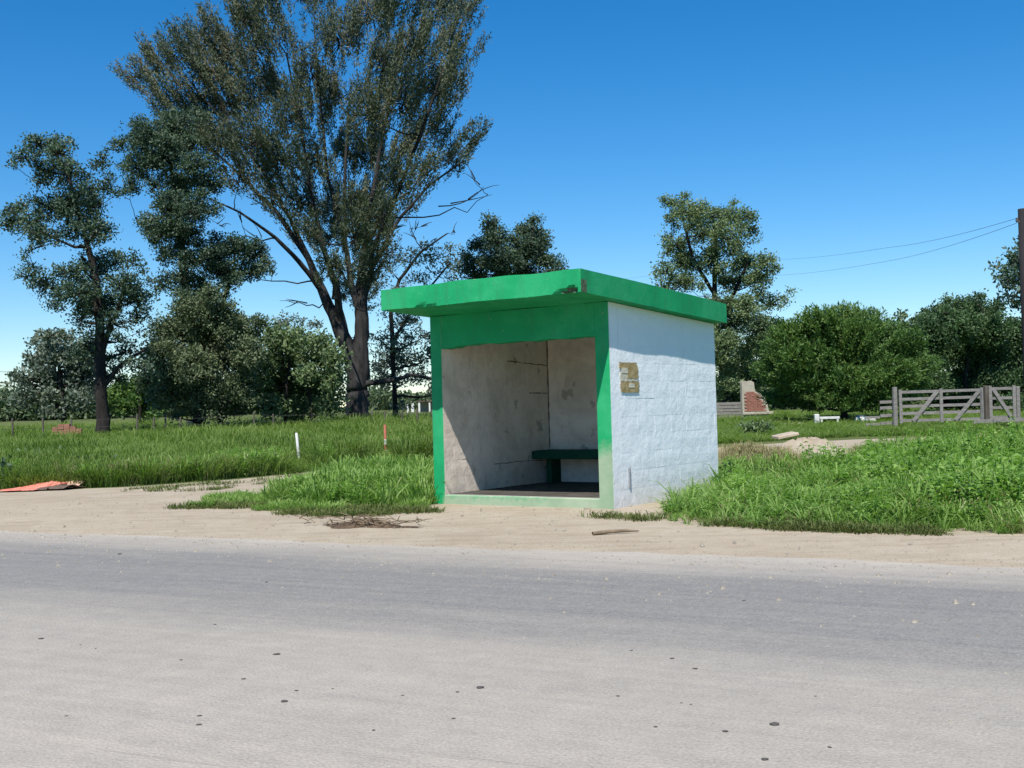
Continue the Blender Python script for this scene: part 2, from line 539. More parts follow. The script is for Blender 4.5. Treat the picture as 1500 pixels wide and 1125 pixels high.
# dirt: roadside, lay-by and the track that runs on behind the shelter
left_far = [gxy(*p) for p in ((0, 719), (60, 718), (170, 715), (300, 706), (430, 695), (520, 683), (640, 677), (760, 671))]
back = [gxy(*p) for p in ((960, 664), (1060, 655), (1150, 649), (1250, 644), (1350, 641), (1450, 639))]
back_near = [gxy(*p) for p in ((1450, 644), (1350, 650), (1270, 658), (1235, 690), (1180, 696), (1140, 672), (1075, 669), (1062, 700), (1004, 771))]
right_near = [gxy(*p) for p in ((1010, 766), (1200, 768), (1350, 771), (1500, 774))]
dirt_out = [tuple(E0 - rd * 60 + rn * 1.2), tuple(E1 + rd * 60 + rn * 1.2), tuple(E1 + rd * 60 - rn * 1.0)] + right_near[::-1] + back_near[::-1] + back[::-1] + left_far[::-1] + [tuple(np.array(left_far[0]) - rd * 56)]
dirt = sheet('dirt_shoulder', ragged(dirt_out, 0.3, 0.08), 0.004, DIRT)

# low heap of pale earth to the right of the shelter
def mound(name, cx, cy, rx, ry, h, material, rough=0.25, n=28, rot=0.0):
    vs, fs = [], []
    m = 9
    vs.append((0, 0, h))
    for r in range(1, m + 1):
        q = r / m
        for k in range(n):
            a = 2 * pi * k / n
            w = 1 + rough * (0.5 * sin(3 * a + 1.3) + 0.4 * sin(5 * a + 4)) * q
            z = h * (1 - q * q) ** 1.2 * (1 + rough * random.uniform(-1, 1)) + (0 if r < m else -0.03)
            vs.append((rx * q * w * cos(a), ry * q * w * sin(a), z))
    for k in range(n): fs.append((0, 1 + k, 1 + (k + 1) % n))
    for r in range(m - 1):
        for k in range(n):
            a = 1 + r * n + k; b2 = 1 + r * n + (k + 1) % n
            fs.append((a, a + n, b2 + n, b2))
    me = bpy.data.meshes.new(name)
    me.from_pydata(vs, [], fs); me.update()
    for p in me.polygons: p.use_smooth = True
    o = link(name, me, material)
    o.location = (cx, cy, float(hgt(cx, cy)) - 0.01)
    o.rotation_euler = (0, 0, rot)
    return o
p = gd(1185, 664)
tag(mound('dirt_mound', p.x, p.y, 0.95, 1.6, 0.30, DIRT), 'low heap of pale earth spilling from the track right of the shelter', 'dirt heap')
p = gd(1160, 657)
sl_ = bmesh.new(); add_box(sl_, (-.27, -.2, 0), (.27, .2, .07), .012)
o = bm_obj('concrete_slab', sl_, m_simple('dusty_concrete', (.34, .28, .20), (.48, .41, .31), 6)); o.location = (p.x, p.y + .6, .26); o.rotation_euler = (.06, -.16, .2)
tag(o, 'broken pale concrete slab lying tilted on the earth heap', 'slab')

# ------------------------------------------------------------------ the shelter
SX, SY, YAW = 1.0675, 12.5989, radians(-35.07)
Wd, Dp = 2.4935, 2.6649
OF, OL, OR_, OB = 0.80, 0.069, 0.152, 0.055
H0, H1, TH = 2.30, 2.1335, 0.2447
TL, TR, ZL, ZST, TB = 0.1656, 0.1787, 1.892, 0.114, 0.353
def soff(b): return H0 + (H1 - H0) * (b + OF) / (Dp + OB + OF)
sh = empty('bus_shelter', (SX, SY, 0), YAW)
tag(sh, 'small roadside bus shelter with green flat roof and white block walls', 'bus shelter')

# floor slab with the worn green step
bm = bmesh.new(); add_box(bm, (-Wd + .004, .003, -.15), (-.004, Dp - .02, ZST), .012)
o = bm_obj('floor_slab', bm, [CONCRETE, GREEN], sh)
for pl in o.data.polygons:
    if pl.normal.y < -.5: pl.material_index = 1
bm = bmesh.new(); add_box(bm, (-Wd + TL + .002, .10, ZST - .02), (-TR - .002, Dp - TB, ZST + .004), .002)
bm_obj('floor', bm, m_simple('floor_shade_tone', (.045, .04, .035), (.11, .10, .085), 5), sh)  # thin sheet over the slab, shade under the roof put into its dark colour
bm = bmesh.new(); add_box(bm, (-Wd - .02, -.055, -.15), (.01, .001, -.002), .012)
bm_obj('footing', bm, CONCRETE, sh)

def wall_prism(name, a0, a1, b0, b1, z0, mats, matfn=None, bev=.0025):
    """box from a0..a1, b0..b1, up to the sloping soffit"""
    bm = bmesh.new()
    vs = [bm.verts.new(v) for v in ((a0,b0,z0),(a1,b0,z0),(a1,b1,z0),(a0,b1,z0),
          (a0,b0,soff(b0)-.002),(a1,b0,soff(b0)-.002),(a1,b1,soff(b1)-.002),(a0,b1,soff(b1)-.002))]
    for q in ((0,3,2,1),(4,5,6,7),(0,1,5,4),(1,2,6,5),(2,3,7,6),(3,0,4,7)): bm.faces.new([vs[i] for i in q])
    bmesh.ops.bevel(bm, geom=list(bm.edges), offset=bev, segments=2, affect='EDGES')
    o = bm_obj(name, bm, mats, sh)
    if matfn:
        for pl in o.data.polygons: pl.material_index = matfn(pl)
    return o
PD = 0.19
wall_prism('pillar', -Wd, -Wd + TL, 0, PD, -.1, [GREEN, WHITE_IN, WHITE], lambda p: 0 if p.normal.y < -.35 else (1 if p.normal.x > .5 else 2))
wall_prism('pillar', -TR, 0, 0, PD, -.1, [GREEN, WHITE, WHITE_IN], lambda p: 0 if p.normal.y < -.35 else (1 if p.normal.x > .5 else 2))
# lintel with a ragged lower edge
bm = bmesh.new()
a0, a1 = -Wd + TL + .0002, -TR - .0002
cols = 26
rows = []
for k in range(cols + 1):
    a = a0 + (a1 - a0) * k / cols
    zb = ZL + .006 * sin(k * 1.1) + random.uniform(-.004, .004) - (.028 if k < 3 else 0)
    rows.append([bm.verts.new(v) for v in ((a, .0, zb), (a, .0, soff(0) - .004), (a, PD, soff(PD) - .004), (a, PD, zb))])
for k in range(cols):
    A, B = rows[k], rows[k + 1]
    for j in range(4): bm.faces.new([A[j], B[j], B[(j + 1) % 4], A[(j + 1) % 4]])
bm.faces.new(rows[0]); bm.faces.new(rows[-1][::-1])
o = bm_obj('lintel', bm, [GREEN, WHITE_IN], sh)
for pl in o.data.polygons:
    if pl.normal.y > .5: pl.material_index = 1
# wall cores
cores = {}
IN = .0045
cores['left'] = wall_prism('wall', -Wd + .002, -Wd + TL - IN, PD + .001, Dp, -.1, WHITE_IN)
cores['right'] = wall_prism('wall', -TR + .002, -IN, PD + .001, Dp, -.1, [WHITE_IN, WHITE], lambda p: 1 if p.normal.x > .3 else 0)
cores['back'] = wall_prism('wall', -Wd + TL + .001, -TR - .001, Dp - TB + IN, Dp - .001, -.1, WHITE_IN)
# painted-over concrete blocks, each proud of the recessed joints by its own amount
def block_mesh(L, Hh):
    nx_, nz_ = 5, 3
    vs, fs = [], []
    for j in range(nz_):
        for i_ in range(nx_):
            q = 0 if 0 < j < nz_ - 1 else -.0014
            vs.append((-L / 2 + L * (.0, .035, .5, .965, 1.0)[i_] + random.uniform(-.0015, .0015), q + random.uniform(-.0012, .0012),
                       -Hh / 2 + Hh * (0, .5, 1)[j] + random.uniform(-.0012, .0012)))
    n0 = len(vs)
    ring = [0, 1, 2, 3, 4, 9, 14, 13, 12, 11, 10, 5]
    for r in ring:
        x, y, z = vs[r]; vs.append((x * .99, -.012, z * .985))
    for j in range(nz_ - 1):
        for i_ in range(nx_ - 1):
            a = j * nx_ + i_
            fs.append((a, a + nx_, a + nx_ + 1, a + 1))
    for k in range(len(ring)):
        a, b2 = ring[k], ring[(k + 1) % len(ring)]
        fs.append((a, b2, n0 + (k + 1) % len(ring), n0 + k))
    me = bpy.data.meshes.new('block'); me.from_pydata(vs, [], fs); me.update()
    return me
_bm_cache = {}
def course(core, length, z0, z1fn, place, material, phase):
    BL, BH, J = 0.40, 0.20, 0.0025
    row = 0
    z = z0
    while z < z1fn(length / 2) - .04:
        s = -BL / 2 if (row + phase) % 2 else 0.0
        x = s
        while x < length - .02:
            xa, xb = max(x, 0), min(x + BL, length)
            zt = min(z + BH, min(z1fn(xa), z1fn(xb)) - .004)
            if xb - xa > .05 and zt - z > .04:
                key = (round(xb - xa, 2), round(zt - z, 2), material.name, random.randrange(4))
                if key not in _bm_cache:
                    me = block_mesh(xb - xa - .0006, zt - z - J); me.materials.append(material); _bm_cache[key] = me
                o = bpy.data.objects.new('block', _bm_cache[key])
                COL.objects.link(o); o.parent = core
                loc, rz = place((xa + xb) / 2, (z + zt) / 2, random.uniform(-.0010, .0008))
                o.location = loc
                o.rotation_euler = (random.uniform(-.002, .002), 0, rz + random.uniform(-.002, .002))
            x += BL
        z += BH; row += 1
# block meshes face +y at rz=0
course(cores['right'], Dp - PD - .02, .0, lambda s: soff(PD + s), lambda s, z, j: ((0 + j, PD + .004 + s, z), -pi / 2), WHITE, 0)
course(cores['left'], Dp - TB - PD - .02, ZST + .002, lambda s: soff(PD + s), lambda s, z, j: ((-Wd + TL + j, PD + .006 + s, z), -pi / 2), WHITE_IN, 1)
course(cores['back'], Wd - TL - TR - .02, ZST + .002, lambda s: soff(Dp - TB), lambda s, z, j: ((-Wd + TL + .01 + s, Dp - TB - j, z), pi), WHITE_IN, 0)

# roof slab: slightly wavy edges, two broken places on the front lower edge
def roof():
    bm = bmesh.new()
    A0, A1, B0, B1 = -Wd - OL, OR_, -OF, Dp + OB
    na, nb, nz = 76, 30, 9
    def chip(a, b, q):
        c = 0
        for (ca, w, hq, dpt) in ((A1 - .12, .075, .30, .06), (A1 - .22, .12, .15, .04), (A0 + .62, .12, .13, .03), (A0 + .74, .08, .08, .02)):
            e = ((a - ca) / w) ** 2 + (q / hq) ** 2
            if e < 1: c = max(c, dpt * min(1, (1 - e) * 2.2) * random.uniform(.55, 1.1))
        return c
    def pt(a, b, q, front=False):
        z = soff(b) + TH * q
        wav = .007 * sin(a * 3.1 + b) + .004 * sin(a * 9 + 2)
        if q == 1: z += wav
        if q == 0: z += .004 * sin(a * 5 + 1) + random.uniform(-.002, .002)
        y = b
        if front: y += chip(a, b, q)
        return (a + .003 * sin(b * 4), y, z)
    fr = [[bm.verts.new(pt(A0 + (A1 - A0) * i_ / na, B0, j / nz, True)) for i_ in range(na + 1)] for j in range(nz + 1)]
    front_faces = []
    for j in range(nz):
        for i_ in range(na):
            front_faces.append((bm.faces.new([fr[j][i_], fr[j][i_ + 1], fr[j + 1][i_ + 1], fr[j + 1][i_]]), i_, j))
    # other sides
    def strip(edge_v, mk):
        prev = edge_v
        for k in range(1, nb + 1):
            cur = [mk(v, k / nb) for v in edge_v]
            for i_ in range(len(prev) - 1): bm.faces.new([prev[i_], prev[i_ + 1], cur[i_ + 1], cur[i_]])
            prev = cur
        return prev
    shift = lambda v, q, t: bm.verts.new(pt(v.co.x, B0 + (B1 - B0) * t, q))
    top = strip(fr[nz], lambda v, t: shift(v, 1, t))
    bot = strip(fr[0], lambda v, t: shift(v, 0, t))
    bm.verts.ensure_lookup_table()
    for idx in (0, na):
        col = [fr[j][idx] for j in range(nz + 1)]
        prev = col
        for k in range(1, nb + 1):
            cur = [bm.verts.new(pt(c.co.x, B0 + (B1 - B0) * k / nb, j / nz)) for j, c in enumerate(col)]
            for j in range(nz): bm.faces.new([prev[j], prev[j + 1], cur[j + 1], cur[j]])
            prev = cur
    bm.faces.new([top[0], top[-1], bot[-1], bot[0]])
    bmesh.ops.remove_doubles(bm, verts=bm.verts, dist=.0015)
    bm.faces.ensure_lookup_table()
    bmesh.ops.recalc_face_normals(bm, faces=bm.faces)
    for f in bm.faces:
        c = f.calc_center_median()
        q = (c.z - soff(c.y)) / TH
        if f.normal.z > .8: f.material_index = 1
        elif c.y < B0 + .1 and c.y > B0 + .028 and q < .5 and f.normal.z > -.98: f.material_index = 2
    return bm_obj('roof', bm, [GREEN_ROOF, CONCRETE, AGGREGATE], sh)
roof()

# bench: slab on two low supports against the back wall
bm = bmesh.new(); add_box(bm, (-Wd + TL + .01, 1.85, .445), (-TR - .01, Dp - TB - .006, .555), .012)
seat = bm_obj('bench_seat', bm, GREEN_BENCH, sh)
for a in (-Wd + TL + .10, -TR - .35):
    bm = bmesh.new(); add_box(bm, (a, 2.06, ZST), (a + .08, Dp - TB - .01, .443), .008)
    bm_obj('bench_support', bm, GREEN_BENCH, sh)
# open joints: the inner corner and two cracked courses beside it
def crack(pts, r0):
    T = Tubes()
    P = np.array(pts, float); t = np.linspace(0, len(P) - 1, 26)
    Q = np.stack([np.interp(t, range(len(P)), P[:, k]) for k in range(3)], 1)
    Q[:, 1:] += rng.normal(0, .004, (26, 2))
    T.add(Q, r0 * rng.uniform(.35, 1.25, 26), 5)
    link('crack', T.mesh('crack'), BROWN, sh)
xa_, yb_ = -Wd + TL, Dp - TB
crack([(xa_ + .002, yb_ - .002, .58), (xa_ + .002, yb_ - .002, 1.3), (xa_ + .002, yb_ - .002, 2.1)], .009)
crack([(xa_ - .001, yb_ - .03, 1.70), (xa_ - .001, yb_ - .5, 1.72), (xa_ - .001, yb_ - .95, 1.74)], .007)
crack([(xa_ - .001, yb_ - .02, 1.32), (xa_ - .001, yb_ - .45, 1.325)], .0065)
crack([(xa_ - .001, yb_ - .1, .42), (xa_ - .001, yb_ - .8, .43), (xa_ - .001, yb_ - 1.3, .42)], .005)
# bare conduit stub low on the right wall
bm = bmesh.new(); add_box(bm, (.004, .335, .22), (.02, .36, .44), .004)
bm_obj('conduit', bm, m_simple('grey_conduit', (.2, .22, .24), (.3, .32, .34), 8), sh)

# torn notice on the right wall
c_, s_ = cos(YAW), sin(YAW)
def shl(a, b, z): return Vector((SX + c_ * a - s_ * b, SY + s_ * a + c_ * b, z))
po = empty('torn_notice', shl(.008, .40, 1.44), YAW)
tag(po, 'torn remains of a yellowed paper notice pasted on the white side wall', 'notice')
def scrap(y0, y1, z0, z1, m, x):
    n = 32
    vs = []
    for k in range(n):
        a = 2 * pi * k / n + pi / 4
        cy, cz = cos(a), sin(a)
        q = 1 / max(abs(cy), abs(cz))
        w = random.uniform(.84, 1.0)
        vs.append(((y0 + y1) / 2 + (y1 - y0) / 2 * cy * q * w, (z0 + z1) / 2 + (z1 - z0) / 2 * cz * q * w))
    bm = bmesh.new()
    f1 = [bm.verts.new((x, a, b)) for a, b in vs]; f2 = [bm.verts.new((x - .004, a, b)) for a, b in vs]
    bm.faces.new(f1); bm.faces.new(f2[::-1])
    for k in range(n): bm.faces.new([f1[k], f2[k], f2[(k + 1) % n], f1[(k + 1) % n]])
    bm_obj('paper_scrap', bm, m, po)
scrap(-.22, .20, .095, .165, PAPER, .003)
scrap(-.06, .22, -.02, .12, PAPER, .004)
scrap(-.20, .19, -.05, .06, PAPER_PALE, .0015)
scrap(-.21, .24, -.175, -.045, PAPER, .003)
scrap(-.02, .12, -.12, -.07, PAPER_PALE, .0065)
scrap(-.17, -.02, .04, .1, PAPER_PALE, .0062)

# ------------------------------------------------------------------ plants: shared builders
def leaf_quads(pos, axis, L, Wl, fold=0.0):
    """diamond leaves: pos (n,3) base points, axis (n,3) directions, L/Wl lengths"""
    n = len(pos)
    ax = axis / (np.linalg.norm(axis, axis=1)[:, None] + 1e-9)
    r = rng.normal(size=(n, 3))
    s = np.cross(ax, r); s /= np.linalg.norm(s, axis=1)[:, None] + 1e-9
    L = np.asarray(L)[:, None] if np.ndim(L) else L
    Wl = np.asarray(Wl)[:, None] if np.ndim(Wl) else Wl
    v = np.stack([pos, pos + ax * L * .45 + s * Wl * .5, pos + ax * L, pos + ax * L * .45 - s * Wl * .5], 1)
    return v.reshape(-1, 3), np.arange(n * 4).reshape(n, 4)

def bez(a, b, sag, n=6):
    t = np.linspace(0, 1, n)[:, None]
    m = (a + b) / 2 + sag
    return (1 - t) ** 2 * a + 2 * t * (1 - t) * m + t ** 2 * b

def tree(name, label, depth, trunks, clumps, leafm, barkm, leaf=(0.16, 0.07), dens=260, spray=0.32, group=None, base=None,
         fan=None, aniso=0.0, thick=0.6, bare=(), up=0.35, limb_r=0.5, twig=True, per=16, seed=1, sat=2):
    """trunks: polylines [(px,py,width px)...] from the ground up; clumps: (px,py,rx,ry[,density]) of foliage; all at that distance"""
    global rng
    rng = np.random.default_rng(seed)
    s = depth / FPX
    b0 = base if base else ground_at(trunks[0][0][0], depth)
    root = empty(name, b0); tag(root, label, 'tree', group)
    o3 = np.array(b0)
    W3 = lambda px, py, dz=0.0: np.array(at(px, py, depth + dz)) - o3
    T = Tubes()
    nodes, nrad = [], []
    for tr in trunks:
        pts = [W3(q[0], q[1], q[3] if len(q) > 3 else 0) for q in tr]
        rad = [q[2] * s / 2 for q in tr]
        if tr is trunks[0]:
            pts[0] = pts[0].copy(); pts[0][2] = min(pts[0][2], -.05)
        P = np.array(pts); n = len(P)
        tt = np.linspace(0, n - 1, n * 4)
        Pi = np.stack([np.interp(tt, np.arange(n), P[:, k]) for k in range(3)], 1)
        Ri = np.interp(tt, np.arange(n), rad)
        Pi[1:] += rng.normal(0, 1, Pi[1:].shape) * Ri[1:, None] * .10
        if tr is trunks[0]: Ri[0] *= 1.35; Ri[1] *= 1.12
        T.add(Pi, Ri, 10, .10)
        for k in range(len(Pi)):
            if Pi[k][2] > .12 * abs(P[-1][2]): nodes.append(Pi[k]); nrad.append(Ri[k])
    nodes = list(nodes)
    cx = np.mean([c[0] for c in clumps]); half = max(1, (max(c[0] + c[2] for c in clumps) - min(c[0] - c[2] for c in clumps)) / 2)
    if sat:
        extra = []
        for c in clumps:
            for _ in range(sat):
                a_ = rng.uniform(0, 2 * pi)
                k_ = rng.uniform(.8, 1.2)
                f_ = rng.uniform(.26, .46)
                extra.append((c[0] + c[2] * k_ * cos(a_), c[1] - c[3] * k_ * sin(a_) * 1.15, c[2] * f_, (c[2] + c[3]) / 2 * f_, (c[4] if len(c) > 4 else 1) * .8))
        clumps = [(c[0], c[1], c[2] * .84, c[3] * .96, c[4] if len(c) > 4 else 1) for c in clumps] + extra
    C = []
    for c in clumps:
        room = max(.15, 1 - ((c[0] - cx) / half) ** 2) ** .5 * half * s * thick
        dz = rng.uniform(-1, 1) * room
        C.append((W3(c[0], c[1], dz), c[2] * s, c[3] * s, c[4] if len(c) > 4 else 1.0))
    ends = [(W3(q[0], q[1], rng.uniform(-1, 1) * 2), None) for q in bare]
    top0 = np.array(nodes[len(nodes) // 3])
    order = sorted(range(len(C)), key=lambda i_: np.linalg.norm(C[i_][0] - top0))
    LV, LF, LR, nv = [], [], [], 0
    fan3 = W3(*fan) if fan else None
    def limb(p, r0):
        nn = np.array(nodes); d = np.linalg.norm(nn - p, axis=1)
        pen = np.maximum(0, nn[:, 2] - p[2] + .15 * d) * 1.6
        k = int(np.argmin(d + pen))
        a = nn[k]; L = np.linalg.norm(p - a)
        if L < .05: return a, 0
        r1 = min(nrad[k] * .62, r0)
        pts = bez(a, p, np.array([rng.normal() * .08 * L, rng.normal() * .08 * L, (-.10 if p[2] > a[2] else .16) * L]), 8)
        pts[1:-1] += rng.normal(0, .02 * L, (6, 3))
        rr = np.linspace(max(r1, .02), max(r1 * .3, .012), 8)
        T.add(pts, rr, 6)
        for q, r in zip(pts[2:], rr[2:]): nodes.append(q); nrad.append(r)
        return a, L
    for i_ in order:
        c, rx, ry, dn = C[i_]
        limb(c, limb_r * (.06 if fan else .09) * (rx + ry) ** .5 * 2)
        rz = (rx + ry) / 2
        nsp = max(4, int(dens * rx * ry * dn / per * 4))
        u = rng.normal(size=(nsp, 3)); u /= np.linalg.norm(u, axis=1)[:, None]
        q = rng.uniform(.25, 1, nsp) ** .5
        q *= 1 + .18 * rng.normal(size=nsp)
        sp = c + u * q[:, None] * np.array([rx, rz, ry])
        keep = rng.uniform(size=nsp) < np.clip(.72 + .35 * u[:, 2], .4, 1)
        sp = sp[keep]; u = u[keep]
        crnd = rng.uniform(-.16, .16)
        for k in range(len(sp)):
            if fan3 is not None:
                d0 = sp[k] - fan3; d0 /= np.linalg.norm(d0) + 1e-9
            else:
                d0 = u[k] * .7 + np.array([0, 0, .5]); d0 /= np.linalg.norm(d0)
            n = int(per * rng.uniform(.6, 1.4))
            if aniso > 0:
                t = rng.uniform(-1, 1, n)[:, None] * spray * (1 + 2.2 * aniso)
                pos = sp[k] + t * d0 + rng.normal(0, spray * .34, (n, 3))
                ax = d0 * aniso * 1.2 + rng.normal(0, .6, (n, 3))
            else:
                pos = sp[k] + rng.normal(0, spray * .55, (n, 3)) * np.array([1, 1, .7])
                ax = rng.normal(0, 1, (n, 3)) + d0 * .5
            ax[:, 2] += up * rng.uniform(-1, 1, n)
            v, f = leaf_quads(pos, ax, leaf[0] * rng.uniform(.6, 1.3, n), leaf[1] * rng.uniform(.7, 1.3, n))
            LV.append(v); LF.append(f + nv); nv += len(v)
            LR.append(np.repeat(np.clip(.5 + crnd + rng.normal(0, .11) + rng.normal(0, .09, n), 0, 1), 4))
            if twig and k % 2 == 0:
                a = c + (sp[k] - c) * .15
                T.add(bez(a, sp[k], rng.normal(0, .05, 3), 4), np.linspace(.02, .007, 4) * (1 + depth / 80), 3)
    for p_, _ in ends:
        a, L = limb(p_, .05)
        for j in range(3):
            e = p_ + rng.normal(0, .16 * max(L, 1), 3) + np.array([0, 0, .12 * L])
            st = a + (p_ - a) * rng.uniform(.45, .85)
            T.add(bez(st, e, rng.normal(0, .05 * max(L, 1), 3), 6), np.linspace(.022, .006, 6) * (1 + depth / 90), 4)
    link('trunk', T.mesh('trunk'), barkm, root)
    link('crown', npmesh('crown', np.concatenate(LV), [np.concatenate(LF)], False, {'rnd': np.concatenate(LR)}), leafm, root)
    return root

L_DARK = leaf_mat('dark_leaves', [(0.1, (0.036, 0.065, 0.044)), (0.5, (0.065, 0.107, 0.065)), (0.9, (0.121, 0.169, 0.093))], .22)
L_EUC = leaf_mat('olive_gum_leaves', [(0.1, (0.043, 0.064, 0.043)), (0.45, (0.079, 0.103, 0.061)), (0.75, (0.128, 0.141, 0.082)), (0.97, (0.181, 0.135, 0.080))], .2, spec=.25)
L_MID = leaf_mat('mid_green_leaves', [(0.1, (0.074, 0.118, 0.058)), (0.5, (0.128, 0.187, 0.083)), (0.9, (0.230, 0.284, 0.122))], .25)
L_BRIGHT = leaf_mat('fresh_green_leaves', [(0.1, (0.048, 0.101, 0.027)), (0.5, (0.085, 0.163, 0.039)), (0.9, (0.173, 0.259, 0.064))], .3)
L_GREY = leaf_mat('grey_green_leaves', [(0.1, (0.069, 0.096, 0.076)), (0.5, (0.116, 0.151, 0.111)), (0.9, (0.185, 0.216, 0.152))], .2)
L_FAR = leaf_mat('far_leaves', [(0.1, (0.053, 0.087, 0.045)), (0.5, (0.090, 0.132, 0.063)), (0.9, (0.150, 0.188, 0.090))], .2)

# big gum tree: fan of ascending limbs
import itertools
euc_clumps = []
_r = random.Random(3)
for (x, y, rx, ry, dn) in (
    (205,112,34,26,.8),(232,95,34,34,.9),(262,70,34,40,.9),(300,50,36,40,.9),(245,150,42,36,1),(290,110,44,44,1),(330,85,44,50,1),
    (365,25,36,44,.9),(395,-20,40,50,1),(375,75,40,50,.9),(420,60,34,44,.45),(440,0,34,44,.6),(455,110,40,50,.9),(500,60,44,52,.9),(480,-20,40,44,.8),
    (545,20,44,50,.9),(590,-10,42,46,.9),(640,10,44,46,.9),(680,20,30,42,.7),(560,95,46,52,1),(610,75,44,52,.9),(660,75,40,46,.9),(692,72,20,16,.7),
    (300,165,46,40,1),(345,150,46,46,1),(395,140,40,50,1),(430,180,44,44,.9),(485,150,42,50,.9),(540,170,44,52,1),(590,150,44,50,1),(640,140,42,44,.9),(670,115,28,36,.7),
    (320,215,42,34,.9),(365,215,42,40,1),(410,240,42,40,1),(455,235,42,48,.8),(510,230,44,50,1),(560,235,44,48,1),(605,210,42,46,1),(640,190,32,34,.7),
    (350,265,34,26,.6),(395,290,34,34,.8),(440,300,36,40,.9),(490,300,40,44,1),(540,300,42,46,1),(585,275,40,36,.9),(625,255,36,24,.8),(665,240,32,24,.8),(690,205,22,30,.7),(655,215,26,24,.6),
    (470,350,32,30,.6),(520,350,36,34,.9),(560,335,28,32,.8),(500,395,36,28,.9),(540,395,32,30,1),(570,372,20,22,.7),(505,430,26,24,.8),(530,440,22,26,.8),(475,395,22,22,.8),(550,420,18,24,.8),(455,340,26,26,.8),(515,310,30,34,1),(560,320,28,30,.9),(535,355,28,28,.9),(490,345,26,28,.9),(430,345,16,18,.6),(605,300,22,18,.7)):
    euc_clumps.append((x, y, rx * .8, ry * .9, dn))
tree('gum_tree', 'towering gum tree with twin trunk and wide fan-shaped olive crown', 66,
     [[(523, 628, 38), (524, 590, 34), (523, 560, 31), (512, 520, 21), (496, 480, 19), (474, 430, 14), (452, 380, 9), (425, 320, 6), (385, 250, 4), (330, 180, 2.5), (270, 110, 2)],
      [(524, 570, 30), (528, 520, 24), (530, 470, 21), (528, 420, 16), (535, 360, 10), (545, 290, 7), (560, 200, 4.5), (580, 110, 3), (590, 40, 2)],
      [(515, 525, 15), (500, 470, 13), (492, 420, 10, -1), (470, 350, 7, -2), (455, 280, 5, -2), (440, 180, 3.5, -2), (420, 80, 2.5, -2)],
      [(530, 440, 13), (545, 390, 8, 1), (585, 320, 5, 2), (630, 270, 3.5, 2), (680, 235, 2.5, 2)],
      [(474, 430, 9), (440, 385, 7, -1), (400, 345, 5, -2), (350, 310, 3, -2), (305, 290, 2, -2)],
      [(452, 380, 8), (405, 310, 6, 1), (340, 245, 4, 2), (270, 180, 3, 2)],
      [(530, 400, 9), (575, 300, 6, -1), (615, 200, 5, -2), (650, 100, 3, -2)],
      [(505, 350, 7, 3), (480, 260, 5, 3), (470, 150, 3, 3), (460, 40, 2, 3)],
      [(532, 470, 13), (515, 420, 10, 2), (505, 350, 7, 3), (505, 260, 5, 3), (510, 160, 3, 3)],
      [(538, 562, 9, -.6), (570, 558, 7, -1), (605, 549, 5, -1), (640, 556, 4, -1)]],
     euc_clumps, L_EUC, BARK_EUC, leaf=(.21, .06), dens=760, spray=.26, fan=(505, 470), aniso=.9, thick=.75, per=75, up=.2, sat=0,
     bare=((300, 318), (330, 335), (360, 345), (345, 400), (400, 395), (715, 285), (690, 255), (590, 330), (350, 310), (420, 440)), seed=21)

tree('tall_dark_tree', 'tall narrow dark tree with layered tufts at far left', 50,
     [[(152, 652, 20), (150, 600, 18), (147, 540, 16), (146, 470, 13), (140, 400, 10), (120, 330, 7), (100, 260, 5), (80, 220, 3)],
      [(147, 520, 9), (165, 470, 7), (185, 420, 5)], [(149, 570, 7), (175, 535, 6), (215, 510, 4)]],
     [(35,230,24,14,.8),(60,212,28,16),(88,225,26,20),(70,250,28,16),(105,255,24,20),(150,238,16,14,.6),(155,270,14,20,.7),
      (15,325,24,16,.9),(45,330,28,22),(75,305,28,20),(105,300,32,26),(135,305,22,28),(70,345,28,14,.8),(115,335,36,24),(140,345,20,20,.8),(40,372,8,8,.5),
      (42,405,20,14,.7),(70,420,26,18,.8),(100,400,26,14),(110,430,32,22),(140,400,26,26),(170,385,20,20,.8),(195,385,16,14,.6),(180,420,30,24),(150,450,34,22),(200,440,24,20,.8),(75,445,18,10,.5),
      (120,470,22,18,.7),(165,475,30,20,.7),(200,470,22,16,.6),(130,505,22,18,.8),(150,530,28,16,.7),(185,515,26,18,.6),(205,540,22,14,.6),(170,555,28,14,.5)],
     L_DARK, BARK, leaf=(.14, .07), dens=900, spray=.24, thick=.7, seed=31)
tree('layered_dark_tree', 'dark evergreen with stacked rounded tufts just left of the gum tree', 60,
     [[(291, 642, 20), (292, 600, 18), (290, 540, 16), (280, 470, 14), (270, 400, 12), (262, 320, 9), (250, 240, 6), (235, 190, 4)],
      [(292, 520, 10), (320, 460, 8), (334, 420, 6), (345, 390, 4)]],
     [(215,205,32,26),(250,190,38,30),(290,205,34,26,.9),(205,245,26,24,.9),(240,235,38,26),(285,245,30,24),(190,275,14,18,.7),(225,275,22,12,.5),(310,270,24,18,.9),(265,275,26,22),
      (220,325,18,16,.8),(250,305,30,26),(285,310,26,26),(235,345,28,22),(270,345,30,24),(245,375,24,16,.8),(280,385,22,20,.9),
      (310,375,28,22),(345,365,30,20),(375,375,22,18),(390,390,14,12,.7),(325,400,34,18),(365,400,28,14,.8),(265,410,30,16,.8),(235,415,18,16,.5),(290,430,28,18,.9),(320,435,14,10,.5),(280,452,26,14,.8)],
     L_DARK, BARK, leaf=(.15, .075), dens=1050, spray=.25, thick=.7, seed=41)
